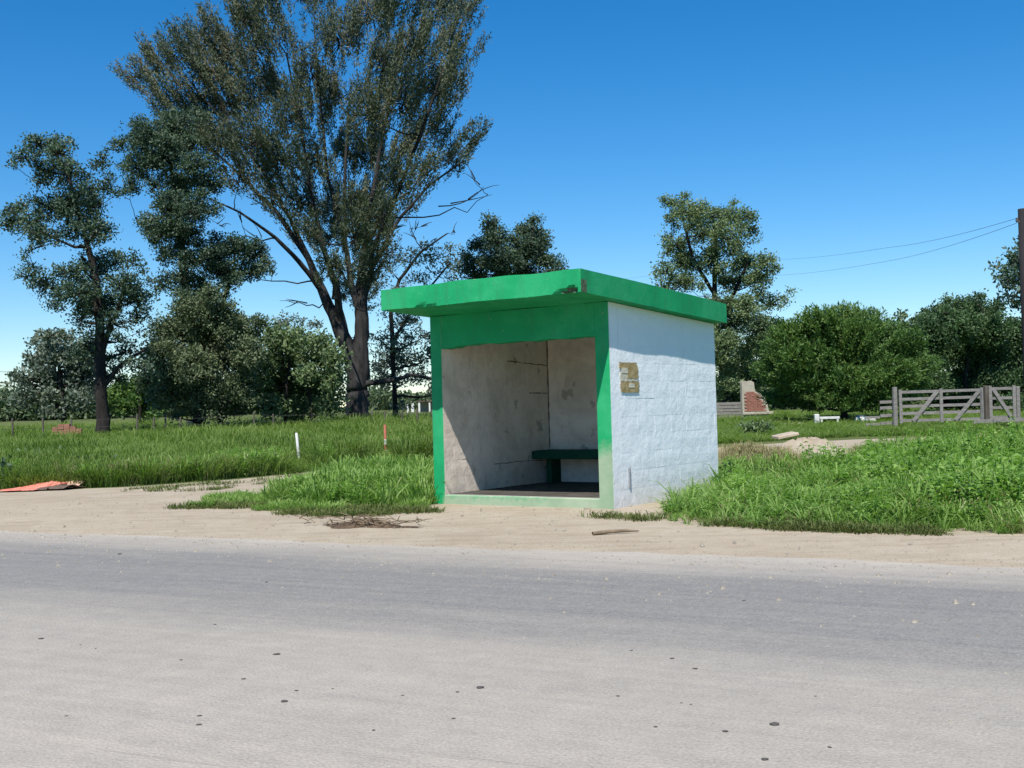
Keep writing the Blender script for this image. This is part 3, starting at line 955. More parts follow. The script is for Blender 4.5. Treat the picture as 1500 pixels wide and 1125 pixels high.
tree('low_dense_tree', 'dense low rounded tree in front of the layered dark tree', 56,
     [[(296, 640, 14), (296, 600, 13), (298, 560, 11), (300, 520, 8)], [(325, 636, 6), (324, 610, 5), (318, 580, 5), (308, 550, 5)]],
     [(285,455,38,24),(320,465,36,26),(250,490,38,28),(300,495,42,30),(345,490,34,28),(235,525,34,26),(280,535,44,28),(330,530,40,28),(362,520,24,26,.9),
      (225,560,28,22,.8),(262,570,36,22),(310,575,42,24),(350,565,30,24,.9),(285,600,30,12,.6),(340,598,30,12,.6),(245,590,22,14,.6)],
     leaf_mat('dull_green_leaves', [(0.1, (0.061, 0.089, 0.046)), (0.5, (0.114, 0.151, 0.076)), (0.9, (0.186, 0.215, 0.108))], .2), BARK, leaf=(.15, .08), dens=1450, spray=.28, thick=.8, seed=51)
tree('grey_green_tree', 'bushy grey-green tree behind the tall dark tree at far left', 78,
     [[(95, 628, 8), (92, 590, 7), (88, 550, 6), (85, 520, 4)]],
     [(70,495,22,14,.8),(95,500,24,16),(60,525,26,20),(95,530,32,22),(125,520,22,20,.8),(50,555,26,20),(85,560,34,20),(120,555,30,20),(40,580,22,14,.8),(75,590,34,14,.9),(115,588,30,14,.9)],
     L_GREY, BARK, leaf=(.30, .16), dens=330, spray=.35, thick=.8, seed=61)
tree('bright_shrub_tree', 'bright green shrub between the two dark trees on the left', 84,
     [[(205, 622, 5), (205, 600, 4), (204, 580, 3)]],
     [(180,575,22,16),(205,568,24,16),(232,578,20,16),(195,595,34,14),(225,596,26,12),(165,594,16,12,.8)],
     L_BRIGHT, BARK, leaf=(.30, .16), dens=420, spray=.36, thick=.9, seed=62)
tree('bushy_tree', 'broad low bushy tree just left of the gum trunk', 58,
     [[(418, 632, 7), (418, 600, 6), (420, 560, 5), (425, 530, 4)], [(460, 630, 6), (455, 590, 5), (450, 550, 4)]],
     [(395,505,26,16,.9),(430,500,30,16),(465,505,28,18),(385,535,26,20),(420,530,34,22),(460,535,34,22),(490,530,20,24,.9),(380,568,24,20),(415,565,36,22),(455,568,36,22),(490,565,20,20,.9),(395,598,30,14,.8),(440,600,36,14,.9),(480,596,26,14,.8)],
     L_MID, BARK, leaf=(.20, .11), dens=760, spray=.33, thick=.9, seed=71)
tree('distant_gum_sapling', 'thin distant tree with sparse top behind the bushy tree', 96,
     [[(425, 610, 4), (424, 560, 4), (422, 510, 3), (420, 470, 2)]],
     [(412,465,16,10,.6),(432,472,16,10,.6),(452,480,14,10,.5),(425,490,26,10,.6),(402,480,10,8,.5)],
     L_GREY, BARK, leaf=(.28, .12), dens=150, spray=.35, thick=.8, seed=72)
tree('sparse_tree', 'sparse airy tree with dead branches between gum trunk and shelter roof', 82,
     [[(580, 612, 8), (577, 560, 7), (575, 500, 7), (572, 450, 6), (585, 410, 5), (615, 370, 4), (655, 342, 2)], [(575, 500, 5), (600, 460, 4), (630, 420, 3), (660, 385, 2)]],
     [(600,385,26,16,.5),(632,372,24,14,.55),(660,370,22,14,.5),(640,400,26,14,.5),(605,410,26,14,.5),(670,395,18,14,.5),(575,400,16,14,.5),
      (570,455,20,16,.5),(600,470,24,18,.5),(560,500,24,18,.7),(590,505,26,20,.8),(618,495,22,20,.7),(570,530,30,18,1),(605,530,30,18,1),(632,525,22,18,.9),(560,562,24,16,1),(590,560,22,12,.7),(625,552,20,12,.7),(590,592,16,8,.7),(640,575,20,16,.7)],
     L_GREY, BARK, leaf=(.27, .10), dens=200, spray=.38, thick=.7, bare=((560, 330), (600, 335), (668, 340), (640, 350), (625, 330), (612, 330), (580, 345), (640, 450)), seed=73)
tree('twin_crowned_tree', 'dark tree with two rounded tops rising right behind the shelter roof', 72,
     [[(742, 625, 12), (742, 540, 10), (740, 470, 8), (735, 410, 6), (725, 350, 3)], [(740, 460, 7), (765, 400, 5), (782, 350, 3)]],
     [(720,332,16,12,.9),(728,352,24,18),(702,362,20,14,.8),(695,385,26,14,.8),(735,380,30,18),(778,338,22,14),(785,360,26,20),(765,375,28,20),(800,385,22,14,.9),(755,405,44,18),(700,410,26,14,.7),(810,405,16,14,.7),
      (745,440,50,24,.8),(740,490,46,28,.7)],
     L_DARK, BARK, leaf=(.17, .09), dens=920, spray=.30, thick=.8, seed=81)
tree('tall_airy_tree', 'tall airy tree rising behind the right end of the shelter', 74,
     [[(1068, 622, 14), (1062, 560, 12), (1050, 490, 10), (1046, 430, 8), (1050, 370, 6), (1045, 320, 4)], [(1052, 470, 7), (1075, 430, 6), (1095, 385, 4)], [(1046, 430, 6), (1015, 380, 5), (1000, 320, 3)]],
     [(990,300,20,12,.8),(1012,312,26,18,.9),(985,325,16,16,.6),(1040,318,24,16,.9),(1070,322,26,18),(1095,318,18,14,.8),(1100,340,16,14,.5),(1025,345,30,20,.8),(1060,350,28,20,.8),(990,360,20,14,.6),
      (1005,385,28,22),(1040,385,26,22,.7),(1085,360,18,12,.5),(975,400,16,14,.8),(1000,415,28,16),(1090,390,30,18),(1120,385,20,14,.9),(1110,410,26,16,.9),(1070,415,26,18,.7),
      (1060,445,22,16,.7),(1095,450,26,18,.8),(1130,445,20,12,.7),(1150,440,12,10,.6),(1075,475,28,22),(1110,480,28,20),(1060,505,26,22),(1095,515,34,24),(1130,505,24,22),(1065,545,24,26),(1100,555,34,24),(1075,585,28,20)],
     L_MID, BARK, leaf=(.17, .09), dens=760, spray=.30, thick=.7, seed=91)
tree('round_feathery_tree', 'round feathery fresh green tree left of the wooden gate', 50,
     [[(1236, 622, 11), (1237, 606, 10), (1238, 592, 9), (1240, 570, 7)], [(1237, 604, 7), (1215, 580, 5), (1195, 560, 4)], [(1237, 604, 7), (1262, 582, 5), (1285, 560, 4)]],
     [(1200,478,26,16),(1235,472,30,14),(1270,476,28,14),(1165,495,26,18),(1205,500,34,20),(1250,498,36,22),(1295,495,30,18),(1325,510,22,18),(1145,520,24,20),(1185,528,36,22),(1235,530,40,24),(1285,528,36,24),(1330,535,26,22),
      (1135,550,22,18),(1170,560,34,20),(1215,562,36,20),(1265,562,36,20),(1310,560,30,20),(1340,560,18,18,.9),(1150,582,26,12,.9),(1195,590,30,12),(1235,588,30,12,.9),(1275,590,32,12),(1315,584,26,14),(1345,540,16,16),(1220,520,40,24),(1260,545,40,24),(1180,545,34,24),(1300,548,34,24)],
     L_BRIGHT, BARK, leaf=(.18, .055), dens=3300, spray=.17, fan=(1238, 600), aniso=.8, thick=.95, per=40, up=.2, seed=101, sat=0)
L_ORCH = leaf_mat('orchard_leaves', [(0.1, (.032, .066, .026)), (0.5, (.058, .112, .042)), (0.9, (.11, .175, .065))], .25)
tree('dark_orchard_tree', 'dense dark green tree behind the wooden gate', 58,
     [[(1412, 618, 12), (1412, 585, 10), (1415, 550, 8), (1420, 510, 5)], [(1413, 600, 7), (1440, 560, 5), (1465, 520, 4)]],
     [(1365,465,20,12,.9),(1385,455,18,14),(1408,448,12,12,.8),(1430,450,16,14,.9),(1450,460,20,12),(1365,490,28,20),(1405,482,34,22),(1450,485,34,22),(1488,490,26,22),(1360,525,26,24),(1400,522,38,26),(1445,525,38,26),(1490,525,30,26),
      (1365,560,28,20),(1410,562,38,22),(1455,562,38,22),(1495,560,28,22),(1385,590,34,12,.9),(1440,592,40,12,.9),(1490,590,26,12,.8)],
     L_ORCH, BARK, leaf=(.16, .085), dens=1700, spray=.30, thick=.9, seed=111)
tree('edge_tree', 'tree reaching in from the edge behind the utility pole', 62,
     [[(1530, 622, 14), (1528, 560, 12), (1526, 490, 10), (1522, 420, 7), (1515, 370, 4)]],
     [(1470,400,16,12,.5),(1490,385,18,14,.6),(1482,415,18,12,.6),(1500,405,22,18,.8),(1475,440,14,10,.4),(1520,390,26,26,.9),(1530,430,30,24),(1500,440,20,14,.6),(1535,350,26,22,.8),(1495,360,10,10,.3),(1530,480,30,24)],
     L_DARK, BARK, leaf=(.24, .12), dens=420, spray=.32, thick=.8, seed=112)
tree('pale_far_tree', 'pale green far tree peeping between the round tree and dark tree', 92,
     [[(1335, 600, 6), (1335, 540, 5), (1335, 490, 3)]],
     [(1318,482,20,14,.7),(1340,478,16,12,.7),(1330,505,28,18,.9),(1345,530,24,20,.9),(1315,470,10,8,.5)],
     L_FAR, BARK, leaf=(.30, .16), dens=330, spray=.38, thick=.8, seed=113)
tree('far_backdrop_tree', 'dim tree filling the gap between airy tree and round tree', 88,
     [[(1130, 612, 7), (1130, 560, 6), (1132, 510, 4)]],
     [(1120,505,24,18),(1150,490,24,16),(1135,530,30,20),(1110,560,30,22),(1150,560,30,22),(1065,570,26,22),(1085,590,30,14),(1130,592,34,14),(1180,590,30,12)],
     L_FAR, BARK, leaf=(.32, .17), dens=420, spray=.38, thick=.8, seed=114)

# far-off woods along the horizon
def far_wood(name, x0, x1, d, hpx, n, material, seed):
    r = np.random.default_rng(seed)
    sc = d / FPX
    LV, LF, LR, nv = [], [], [], 0
    global rng
    rng = r
    for k in range(n):
        px = r.uniform(x0, x1); dd = d + r.uniform(-8, 14)
        b = ground_at(px, dd)
        hh = hpx * sc * (.55 + .45 * sin(px * .021 + seed) ** 2) * r.uniform(.7, 1.15)
        m = 26
        pos = np.array(b) + np.stack([r.normal(0, 1.3, m), r.normal(0, 1.3, m), r.uniform(0, 1, m) ** .8 * hh], 1)
        v, f = leaf_quads(pos, r.normal(0, 1, (m, 3)), .8 * r.uniform(.6, 1.3, m), .45 * r.uniform(.6, 1.3, m))
        LV.append(v); LF.append(f + nv); nv += len(v)
        LR.append(np.repeat(np.clip(.5 + r.normal(0, .12) + r.normal(0, .08, m), 0, 1), 4))
    o = link(name, npmesh(name, np.concatenate(LV), [np.concatenate(LF)], False, {'rnd': np.concatenate(LR)}), material)
    tag(o, kind='stuff')
    return o
o = far_wood('distant_woods', -700, 480, 190, 50, 4200, L_FAR, 5)
o['label'] = 'far dark green line of woods beyond the meadow on the left'
o = far_wood('distant_woods', 535, 2300, 210, 34, 4200, L_FAR, 6)
o['label'] = 'far low line of woods behind the shelter and the right-hand trees'

# ------------------------------------------------------------------ grass and weeds (instanced tufts)
def blades(n, h, w, spread, lean, seed):
    r = np.random.default_rng(seed)
    V, F3, F4, R, nv = [], [], [], [], 0
    for k in range(n):
        a = r.uniform(0, 2 * pi); rad = spread * r.uniform(0, 1) ** .5
        b = np.array([rad * cos(a), rad * sin(a), -.02])
        d = np.array([cos(a + r.normal(0, .8)), sin(a + r.normal(0, .8)), 0])
        hh = h * r.uniform(.45, 1.1); ln = lean * r.uniform(.2, 1.3) * hh
        s = np.cross(d, [0, 0, 1]); s = s / (np.linalg.norm(s) + 1e-9)
        tw = r.uniform(-.6, .6); s = s * cos(tw) + d * sin(tw)
        ww = w * r.uniform(.7, 1.3)
        P = [b, b + d * ln * .22 + np.array([0, 0, hh * .5]), b + d * ln * .62 + np.array([0, 0, hh * .86]), b + d * ln * 1.15 + np.array([0, 0, hh * (.98 - .18 * lean)])]
        V += [P[0] - s * ww * .4, P[0] + s * ww * .4, P[1] - s * ww * .5, P[1] + s * ww * .5, P[2] - s * ww * .36, P[2] + s * ww * .36, P[3]]
        F4 += [(nv, nv + 1, nv + 3, nv + 2), (nv + 2, nv + 3, nv + 5, nv + 4)]
        F3 += [(nv + 4, nv + 5, nv + 6)]
        R += [np.clip(.5 + r.normal(0, .2), 0, 1)] * 7
        nv += 7
    return np.array(V), np.array(F4), np.array(F3), np.array(R)
def weed(n, h, L, w, seed):
    """leafy stems"""
    r = np.random.default_rng(seed)
    V, F3, F4, R, nv = [], [], [], [], 0
    for k in range(n):
        a = r.uniform(0, 2 * pi)
        b = np.array([cos(a), sin(a), 0]) * r.uniform(0, .12) + np.array([0, 0, -.02])
        tip = b + np.array([cos(a) * r.uniform(.02, .3) * h, sin(a) * r.uniform(.02, .3) * h, h * r.uniform(.55, 1.05)])
        s = np.array([-sin(a), cos(a), 0]) * .004
        V += [b - s, b + s, tip + s, tip - s]; F4.append((nv, nv + 1, nv + 2, nv + 3)); R += [.3] * 4; nv += 4
        m = r.integers(11, 17)
        for j in range(m):
            t = .15 + .85 * j / m
            p = b + (tip - b) * t
            aa = r.uniform(0, 2 * pi)
            d = np.array([cos(aa), sin(aa), r.uniform(-.1, .7)]); d /= np.linalg.norm(d)
            l = L * r.uniform(.6, 1.25) * (1.1 - .45 * t)
            s2 = np.array([-sin(aa), cos(aa), r.normal(0, .25)]) * w * r.uniform(.7, 1.2)
            mid = p + d * l * .5 + np.array([0, 0, .05 * l])
            end = p + d * l + np.array([0, 0, -.28 * l])
            V += [p, mid + s2, end, mid - s2]; F4.append((nv, nv + 1, nv + 2, nv + 3)); R += [np.clip(.55 + r.normal(0, .2), 0, 1)] * 4; nv += 4
    return np.array(V), np.array(F4), np.zeros((0, 3), int), np.array(R)

def kit(name, makers, material):
    c = bpy.data.collections.new(name)
    for mk in makers:
        V, F4, F3, R = mk
        me = npmesh(name, V, [F4, F3], False, {'rnd': R})
        me.materials.append(material)
        o = bpy.data.objects.new(name, me); c.objects.link(o)
    return c, len(makers)

G_FRESH = leaf_mat('fresh_grass', [(0.05, (0.095, 0.179, 0.037)), (0.45, (0.185, 0.314, 0.070)), (0.8, (0.281, 0.403, 0.121)), (0.97, (0.449, 0.470, 0.242))], .4, .6, .25, True)
G_MEADOW = leaf_mat('meadow_grass', [(0.05, (0.086, 0.138, 0.029)), (0.45, (0.141, 0.219, 0.048)), (0.8, (0.202, 0.275, 0.073)), (0.97, (0.312, 0.316, 0.136))], .4, .6, .25, True)
G_WEED = leaf_mat('weed_leaves', [(0.05, (0.104, 0.202, 0.037)), (0.5, (0.197, 0.344, 0.076)), (0.9, (0.325, 0.462, 0.135))], .4, .5, .35, True)
G_DRY = leaf_mat('dry_grass', [(0.05, (.16, .14, .06)), (0.5, (.27, .235, .12)), (0.9, (.40, .36, .22))], .25, .8, .1, True)
G_SHORT = leaf_mat('short_trodden_grass', [(0.05, (.07, .10, .028)), (0.5, (.115, .15, .045)), (0.9, (.20, .20, .085))], .3, .7, .2, True)

K_TALL = kit('tall_tuft', [blades(34, .55, .012, .16, .5, 100 + k) for k in range(4)], G_MEADOW)
K_FRESH = kit('fresh_tuft', [blades(34, .30, .013, .13, .75, 120 + k) for k in range(4)], G_FRESH)
K_LONG = kit('long_blade_tuft', [blades(16, .52, .020, .08, .95, 140 + k) for k in range(3)], G_FRESH)
K_WEED = kit('leafy_tuft', [weed(8, .42, .105, .017, 160 + k) for k in range(4)], G_WEED)
K_DRY = kit('dry_tuft', [blades(26, .24, .008, .14, .9, 180 + k) for k in range(3)], G_DRY)
K_SHORT = kit('short_tuft', [blades(26, .09, .009, .12, 1.0, 190 + k) for k in range(3)], G_SHORT)

def scatter(name, label, pts, scl, kit_, seed=0, tilt=.12):
    r = np.random.default_rng(seed)
    col_, nvar = kit_
    n = len(pts)
    me = bpy.data.meshes.new(name)
    me.vertices.add(n); me.vertices.foreach_set('co', np.asarray(pts, np.float32).ravel())
    a = me.attributes.new('rot', 'FLOAT_VECTOR', 'POINT')
    a.data.foreach_set('vector', np.stack([r.normal(0, tilt, n), r.normal(0, tilt, n), r.uniform(0, 6.283, n)], 1).astype(np.float32).ravel())
    a = me.attributes.new('scl', 'FLOAT_VECTOR', 'POINT')
    scl = np.asarray(scl, np.float32)
    if scl.ndim == 1: scl = np.stack([scl ** .6, scl ** .6, scl], 1)
    a.data.foreach_set('vector', scl.astype(np.float32).ravel())
    a = me.attributes.new('var', 'INT', 'POINT')
    a.data.foreach_set('value', r.integers(0, nvar, n).astype(np.int32))
    o = link(name, me)
    ng = bpy.data.node_groups.new('scatter_' + name, 'GeometryNodeTree')
    ng.interface.new_socket('Geometry', in_out='INPUT', socket_type='NodeSocketGeometry')
    ng.interface.new_socket('Geometry', in_out='OUTPUT', socket_type='NodeSocketGeometry')
    A = ng.nodes.new
    gi, go = A('NodeGroupInput'), A('NodeGroupOutput')
    ci = A('GeometryNodeCollectionInfo'); ci.inputs['Collection'].default_value = col_
    ci.inputs['Separate Children'].default_value = True; ci.inputs['Reset Children'].default_value = True
    ip = A('GeometryNodeInstanceOnPoints'); ip.inputs['Pick Instance'].default_value = True
    def na(nm, ty):
        q = A('GeometryNodeInputNamedAttribute'); q.data_type = ty; q.inputs['Name'].default_value = nm
        return next(s for s in q.outputs if s.enabled and s.name == 'Attribute')
    er = A('FunctionNodeEulerToRotation')
    Lk = ng.links.new
    Lk(gi.outputs[0], ip.inputs['Points']); Lk(ci.outputs[0], ip.inputs['Instance'])
    Lk(na('var', 'INT'), ip.inputs['Instance Index'])
    Lk(na('rot', 'FLOAT_VECTOR'), er.inputs[0]); Lk(er.outputs[0], ip.inputs['Rotation'])
    Lk(na('scl', 'FLOAT_VECTOR'), ip.inputs['Scale'])
    Lk(ip.outputs[0], go.inputs[0])
    md = o.modifiers.new('scatter', 'NODES'); md.node_group = ng
    tag(o, label, None, None, 'stuff')
    return o

def vnoise(x, y, s, seed=0):
    """cheap smooth value noise in 0..1"""
    r = np.random.default_rng(seed + 77)
    tab = r.uniform(0, 1, (64, 64))
    u, v = x * s + 1000, y * s + 1000
    iu, iv = np.floor(u).astype(int), np.floor(v).astype(int)
    fu, fv = u - iu, v - iv
    fu = fu * fu * (3 - 2 * fu); fv = fv * fv * (3 - 2 * fv)
    g_ = lambda a, b: tab[a % 64, b % 64]
    return (g_(iu, iv) * (1 - fu) + g_(iu + 1, iv) * fu) * (1 - fv) + (g_(iu, iv + 1) * (1 - fu) + g_(iu + 1, iv + 1) * fu) * fv

def field(n, y0, y1, x_half, seed, power=1.0):
    """random ground spots, denser near the road: equal numbers per step of 1/distance**power"""
    r = np.random.default_rng(seed)
    a, b = y0 ** -power, y1 ** -power
    Yv = (a + (b - a) * r.uniform(size=n)) ** (-1 / power)
    Xv = r.uniform(-1, 1, n) * (x_half[0] + x_half[1] * Yv)
    return Xv, Yv

def in_shelter(x, y, m=.06):
    dx, dy = x - SX, y - SY
    a = dx * c_ + dy * s_; b = -dx * s_ + dy * c_
    return (a > -Wd - m) & (a < m) & (b > -m) & (b < Dp + m)

def P3(x, y): return np.stack([x, y, hgt(x, y)], 1)

# plots in the picture's ground outline
ISLAND = [(640,684),(630,744),(560,749),(430,751),(330,747),(262,742),(300,733),(370,722),(430,706),(480,694),(560,687)]
ISLAND_OLD = [(262,742),(300,733),(370,722),(430,706),(480,694),(560,687),(660,684),(660,748),(640,747),(560,750),(430,751),(330,747)]
ISLAND_CORE = [(400,738),(440,714),(490,698),(560,691),(640,688),(624,740),(560,744),(460,744)]
MEADOW_NEAR = [(-400,735),(0,718),(60,717),(170,713),(300,704),(430,693),(520,681),(640,675),(760,669),(960,660),(960,560),(-400,560)]
VERGE = [(990,766),(1010,771),(1200,776),(1350,780),(1500,783),(1800,793),(1800,655),(1500,655),(1400,655),(1300,662),(1250,690),(1180,700),(1130,688),(1060,680),(1057,716),(985,739),(978,756)]
RIGHT_FAR = [(960,652),(1060,650),(1150,645),(1250,640),(1350,638),(1450,636),(1900,630),(1900,575),(960,575)]

def pick(n, y0, y1, xh, poly, seed, power=1.0):
    x, y = field(n, y0, y1, xh, seed, power)
    px, py = to_px(x, y, hgt(x, y))
    k = inpoly(px, py, poly) & ~in_shelter(x, y)
    return x[k], y[k], px[k], py[k]

def near_stake(x, y):
    k = np.zeros(len(x), bool)
    for q in ((439, 680), (565, 667)):
        b = gd(*q)
        sl_ = b.x / b.y
        k |= (np.abs(x - sl_ * y) < .35) & (y < b.y + .3) & (y > b.y - 9)
    return k

# meadow on the left
x, y, px, py = pick(60000, 16, 75, (3, .62), MEADOW_NEAR, 1, 1.0)
nz = vnoise(x, y, .35, 1)
edge = np.clip((y - 17) / 5, 0, 1)
h_ = (.55 + .7 * nz) * (.45 + .55 * edge) * np.random.default_rng(2).uniform(.75, 1.25, len(x))
h_ *= np.where(near_stake(x, y), .3, 1)
h_ *= np.where((px > 480) & (px < 560) & (y > 40), 1.3, 1)
wide = np.clip(y / 22, 1, 3.2)
scatter('meadow_grass', 'tall green meadow grass beyond the dirt track on the left', P3(x, y), np.stack([wide, wide, h_ * 1.0], 1), K_TALL, 1)
# fresher, lighter clumps at the front of the meadow
x, y, px, py = pick(9000, 16, 34, (3, .62), MEADOW_NEAR, 3, 1.0)
k = (vnoise(x, y, .6, 3) > .42) & ~near_stake(x, y)
x, y = x[k], y[k]
scatter('fresh_grass', 'lighter long-bladed grass along the front of the left meadow', P3(x, y), np.random.default_rng(4).uniform(.5, 1.05, len(x)), K_LONG, 3)
x, y, px, py = pick(5000, 16, 40, (3, .62), MEADOW_NEAR, 5, 1.0)
k = (vnoise(x, y, .3, 5) > .62) | ((px < 110) & (vnoise(x, y, .5, 6) > .4))
k &= ~near_stake(x, y)
x, y = x[k], y[k]
scatter('meadow_weeds', 'broad-leaved weeds among the left meadow grass', P3(x, y), np.random.default_rng(5).uniform(.7, 1.4, len(x)), K_WEED, 5)

x, y, px, py = pick(14000, 17, 70, (3, .62), MEADOW_NEAR, 6, 1.0)
k = (vnoise(x, y, .45, 16) > .5) & ~near_stake(x, y)
x, y = x[k], y[k]
wide = np.clip(y / 24, 1, 3)
scatter('meadow_dry_grass', 'pale dry stalks through the left meadow grass', P3(x, y), np.stack([wide, wide, np.random.default_rng(6).uniform(1.0, 2.3, len(x))], 1), K_DRY, 6)

# grass island left of the shelter
x, y, px, py = pick(60000, 11, 24, (2, .5), ISLAND, 7, .5)
core = inpoly(px, py, ISLAND_CORE)
nz = vnoise(x, y, 1.2, 7)
k = core | (nz > .40)
x, y, core, nz = x[k], y[k], core[k], nz[k]
sub = np.random.default_rng(7).uniform(size=len(x)) < .42
x, y, core, nz = x[sub], y[sub], core[sub], nz[sub]
h_ = np.where(core, .55 + .75 * nz, .28 + .2 * nz) * np.random.default_rng(8).uniform(.7, 1.3, len(x))
scatter('roadside_grass', 'fresh green grass patch left of the shelter between road and track', P3(x, y), h_, K_FRESH, 7)
x, y, px, py = pick(2600, 11, 24, (2, .5), ISLAND_CORE, 9, .5)
k = vnoise(x, y, 1.0, 9) > .5
scatter('roadside_long_grass', 'long grass blades standing in the patch left of the shelter', P3(x[k], y[k]), np.random.default_rng(9).uniform(.5, .9, k.sum()), K_LONG, 9)
x, y, px, py = pick(2500, 11, 24, (2, .5), ISLAND_CORE, 10, .5)
k = vnoise(x, y, .8, 10) > .55
scatter('roadside_weeds', 'leafy weeds in the grass patch left of the shelter', P3(x[k], y[k]), np.random.default_rng(10).uniform(.5, .9, k.sum()), K_WEED, 10)

# weeds on the right
x, y, px, py = pick(70000, 8.6, 26, (2, .62), VERGE, 11, .6)
dist_in = np.clip((y - (10.9 - .52 * (x - 1.7))) / 2.2, 0, 1)          # how far back from the kerbless edge
tallr = np.clip((px - 1180) / 220, 0, 1)
nz = vnoise(x, y, .9, 11)
rr = np.random.default_rng(11)
sel = rr.uniform(size=len(x))
front = np.clip((y - (10.55 - .52 * (x - 1.7))) / 1.1, 0, 1)
hh = (.10 + .16 * front + .20 * dist_in + .20 * tallr * dist_in) * (.35 + 1.25 * nz)
hh *= np.clip((px - 985) / 90, .45, 1)
hh *= np.where((px < 1140) & (py < 700), .5, 1)
dens_ = np.clip(.25 + 1.5 * vnoise(x, y, 1.7, 21), 0, 1) * np.where(front < .35, np.where(vnoise(x, y, 2.6, 22) > .36, 1, .4), 1)
sel = np.where(rr.uniform(size=len(x)) < dens_, sel, 1)
k = sel < .36
scatter('verge_grass', 'fresh green grass on the verge right of the shelter', P3(x[k], y[k]), (hh * 1.55)[k] * rr.uniform(.7, 1.3, k.sum()), K_FRESH, 11)
k = (sel > .36) & (sel < .44) & (nz > .35) & (front > .4)
scatter('verge_weeds', 'leafy green weeds crowding the verge right of the shelter', P3(x[k], y[k]), (hh * 1.45 + .12)[k] * rr.uniform(.7, 1.3, k.sum()), K_WEED, 12)
k = (sel > .44) & (sel < .56) & (vnoise(x, y, .7, 12) > .25)
scatter('verge_long_grass', 'arching long grass blades on the verge right of the shelter', P3(x[k], y[k]), (hh * .9 + .22)[k] * rr.uniform(.7, 1.25, k.sum()), K_LONG, 13)
k = (sel > .56) & (sel < .60) & (vnoise(x, y, 1.1, 23) > .45)
scatter('verge_dry_grass', 'pale dry stalks among the verge grass right of the shelter', P3(x[k], y[k]), (hh * 1.7 + .25)[k] * rr.uniform(.7, 1.3, k.sum()), K_DRY, 15)
# field beyond, up to the gate
x, y, px, py = pick(26000, 24, 72, (3, .62), RIGHT_FAR, 14, 1.0)
wide = np.clip(y / 22, 1, 3)
scatter('pasture_grass', 'short pasture grass around the gate and the round tree', P3(x, y), np.stack([wide, wide, np.random.default_rng(14).uniform(.16, .34, len(x))], 1), K_TALL, 14)
# dry, trodden fringes
FRINGE = [(240,741),(300,728),(400,712),(520,690),(660,684),(660,676),(520,682),(430,694),(300,706),(170,716),(120,720),(200,735)]
def clear(px, py): return ~inpoly(px, py, [(0,722),(170,716),(300,707),(430,697),(540,684),(540,688),(420,708),(250,730),(0,745)])
DRYS = [[(845,757),(945,757),(1000,764),(1040,771),(960,775),(905,768)], [(250,745),(330,735),(420,742),(640,748),(640,756),(430,758),(330,755)],
        [(130,722),(300,708),(430,697),(520,686),(520,690),(420,706),(300,720)], [(1058,682),(1060,660),(1140,662),(1180,690),(1240,690),(1260,664),(1340,652),(1340,664),(1260,700),(1120,705)], [(980,766),(1500,781),(1500,788),(1000,774)]]
for i_, (poly, n, kk, sc) in enumerate(zip(DRYS, (9000, 16000, 7000, 30000, 16000), (K_SHORT, K_SHORT, K_SHORT, K_DRY, K_SHORT), (1, 1, 1, 1.1, 1))):
    x, y, px, py = pick(n * 3, 8.5, 30, (2, .55), poly, 40 + i_, .6)
    k = vnoise(x, y, 1.6, 40 + i_) > .5
    scatter('dry_grass', ('dry trodden grass by the right corner of the shelter', 'short trodden grass fringing the patch left of the shelter', 'sparse short grass on the left track',
            'dry pale grass around the earth heap', 'short grass fringe along the right verge')[i_], P3(x[k], y[k]), np.random.default_rng(i_).uniform(.5, 1.2, k.sum()) * sc, kk, 40 + i_)

# ------------------------------------------------------------------ ranch gate, fences, pole, wires
def board_obj(name, a, b, w, h, parent, m=WOOD_GREY, up=(0, 0, 1)):
    bm = bmesh.new(); add_beam(bm, a, b, w, h, up, .004)
    return bm_obj(name, bm, m, parent)
GD = 39.0
def gate(label, pxl, pxr, ytop, ybot, nb, diags, dl=GD, dr=GD):
    A = np.array(at(pxl, ybot, dl)); B = np.array(at(pxr, ybot, dr)); top = np.array(at(pxl, ytop, dl))
    h = top[2] - A[2]
    root = empty('field_gate', A); tag(root, label, 'gate')
    d = B - A; d[2] = 0
    L = np.linalg.norm(d); e = d / L; nrm = np.array([-e[1], e[0], 0])
    for k in range(nb):
        z = .06 + (h - .12) * k / (nb - 1)
        board_obj('rail', e * .04 + [0, 0, z], e * (L - .04) + [0, 0, z + random.uniform(-.01, .01)], .03, .092, root)
    return root, e, L, h, nrm
gr, e, L, h, nrm = gate('wide weathered grey five-rail wooden gate with two diagonal braces', 1317, 1441, 572, 619, 5, None)
for q in (0.02, .5, .98):
    board_obj('stile', e * L * q + nrm * -.04 + [0, 0, -.02], e * L * q + nrm * -.04 + [0, 0, h + .03], .05, .10, gr, up=tuple(e))
for q0, q1 in ((.16, .46), (.66, .96)):
    board_obj('brace', e * L * q0 - nrm * .055 + [0, 0, .03], e * L * q1 - nrm * .055 + [0, 0, h - .05], .03, .115, gr)
gr2, e2, L2, h2, nrm2 = gate('small grey wooden side gate with one sloping brace beside the pole', 1450, 1487, 567, 614, 4, None)
for q in (.03, .97):
    board_obj('stile', e2 * L2 * q - nrm2 * .04 + [0, 0, -.02], e2 * L2 * q - nrm2 * .04 + [0, 0, h2 + .04], .05, .10, gr2, up=tuple(e2))
board_obj('brace', e2 * L2 * .12 - nrm2 * .055 + [0, 0, h2 - .03], e2 * L2 * .85 - nrm2 * .055 + [0, 0, .03], .03, .115, gr2)
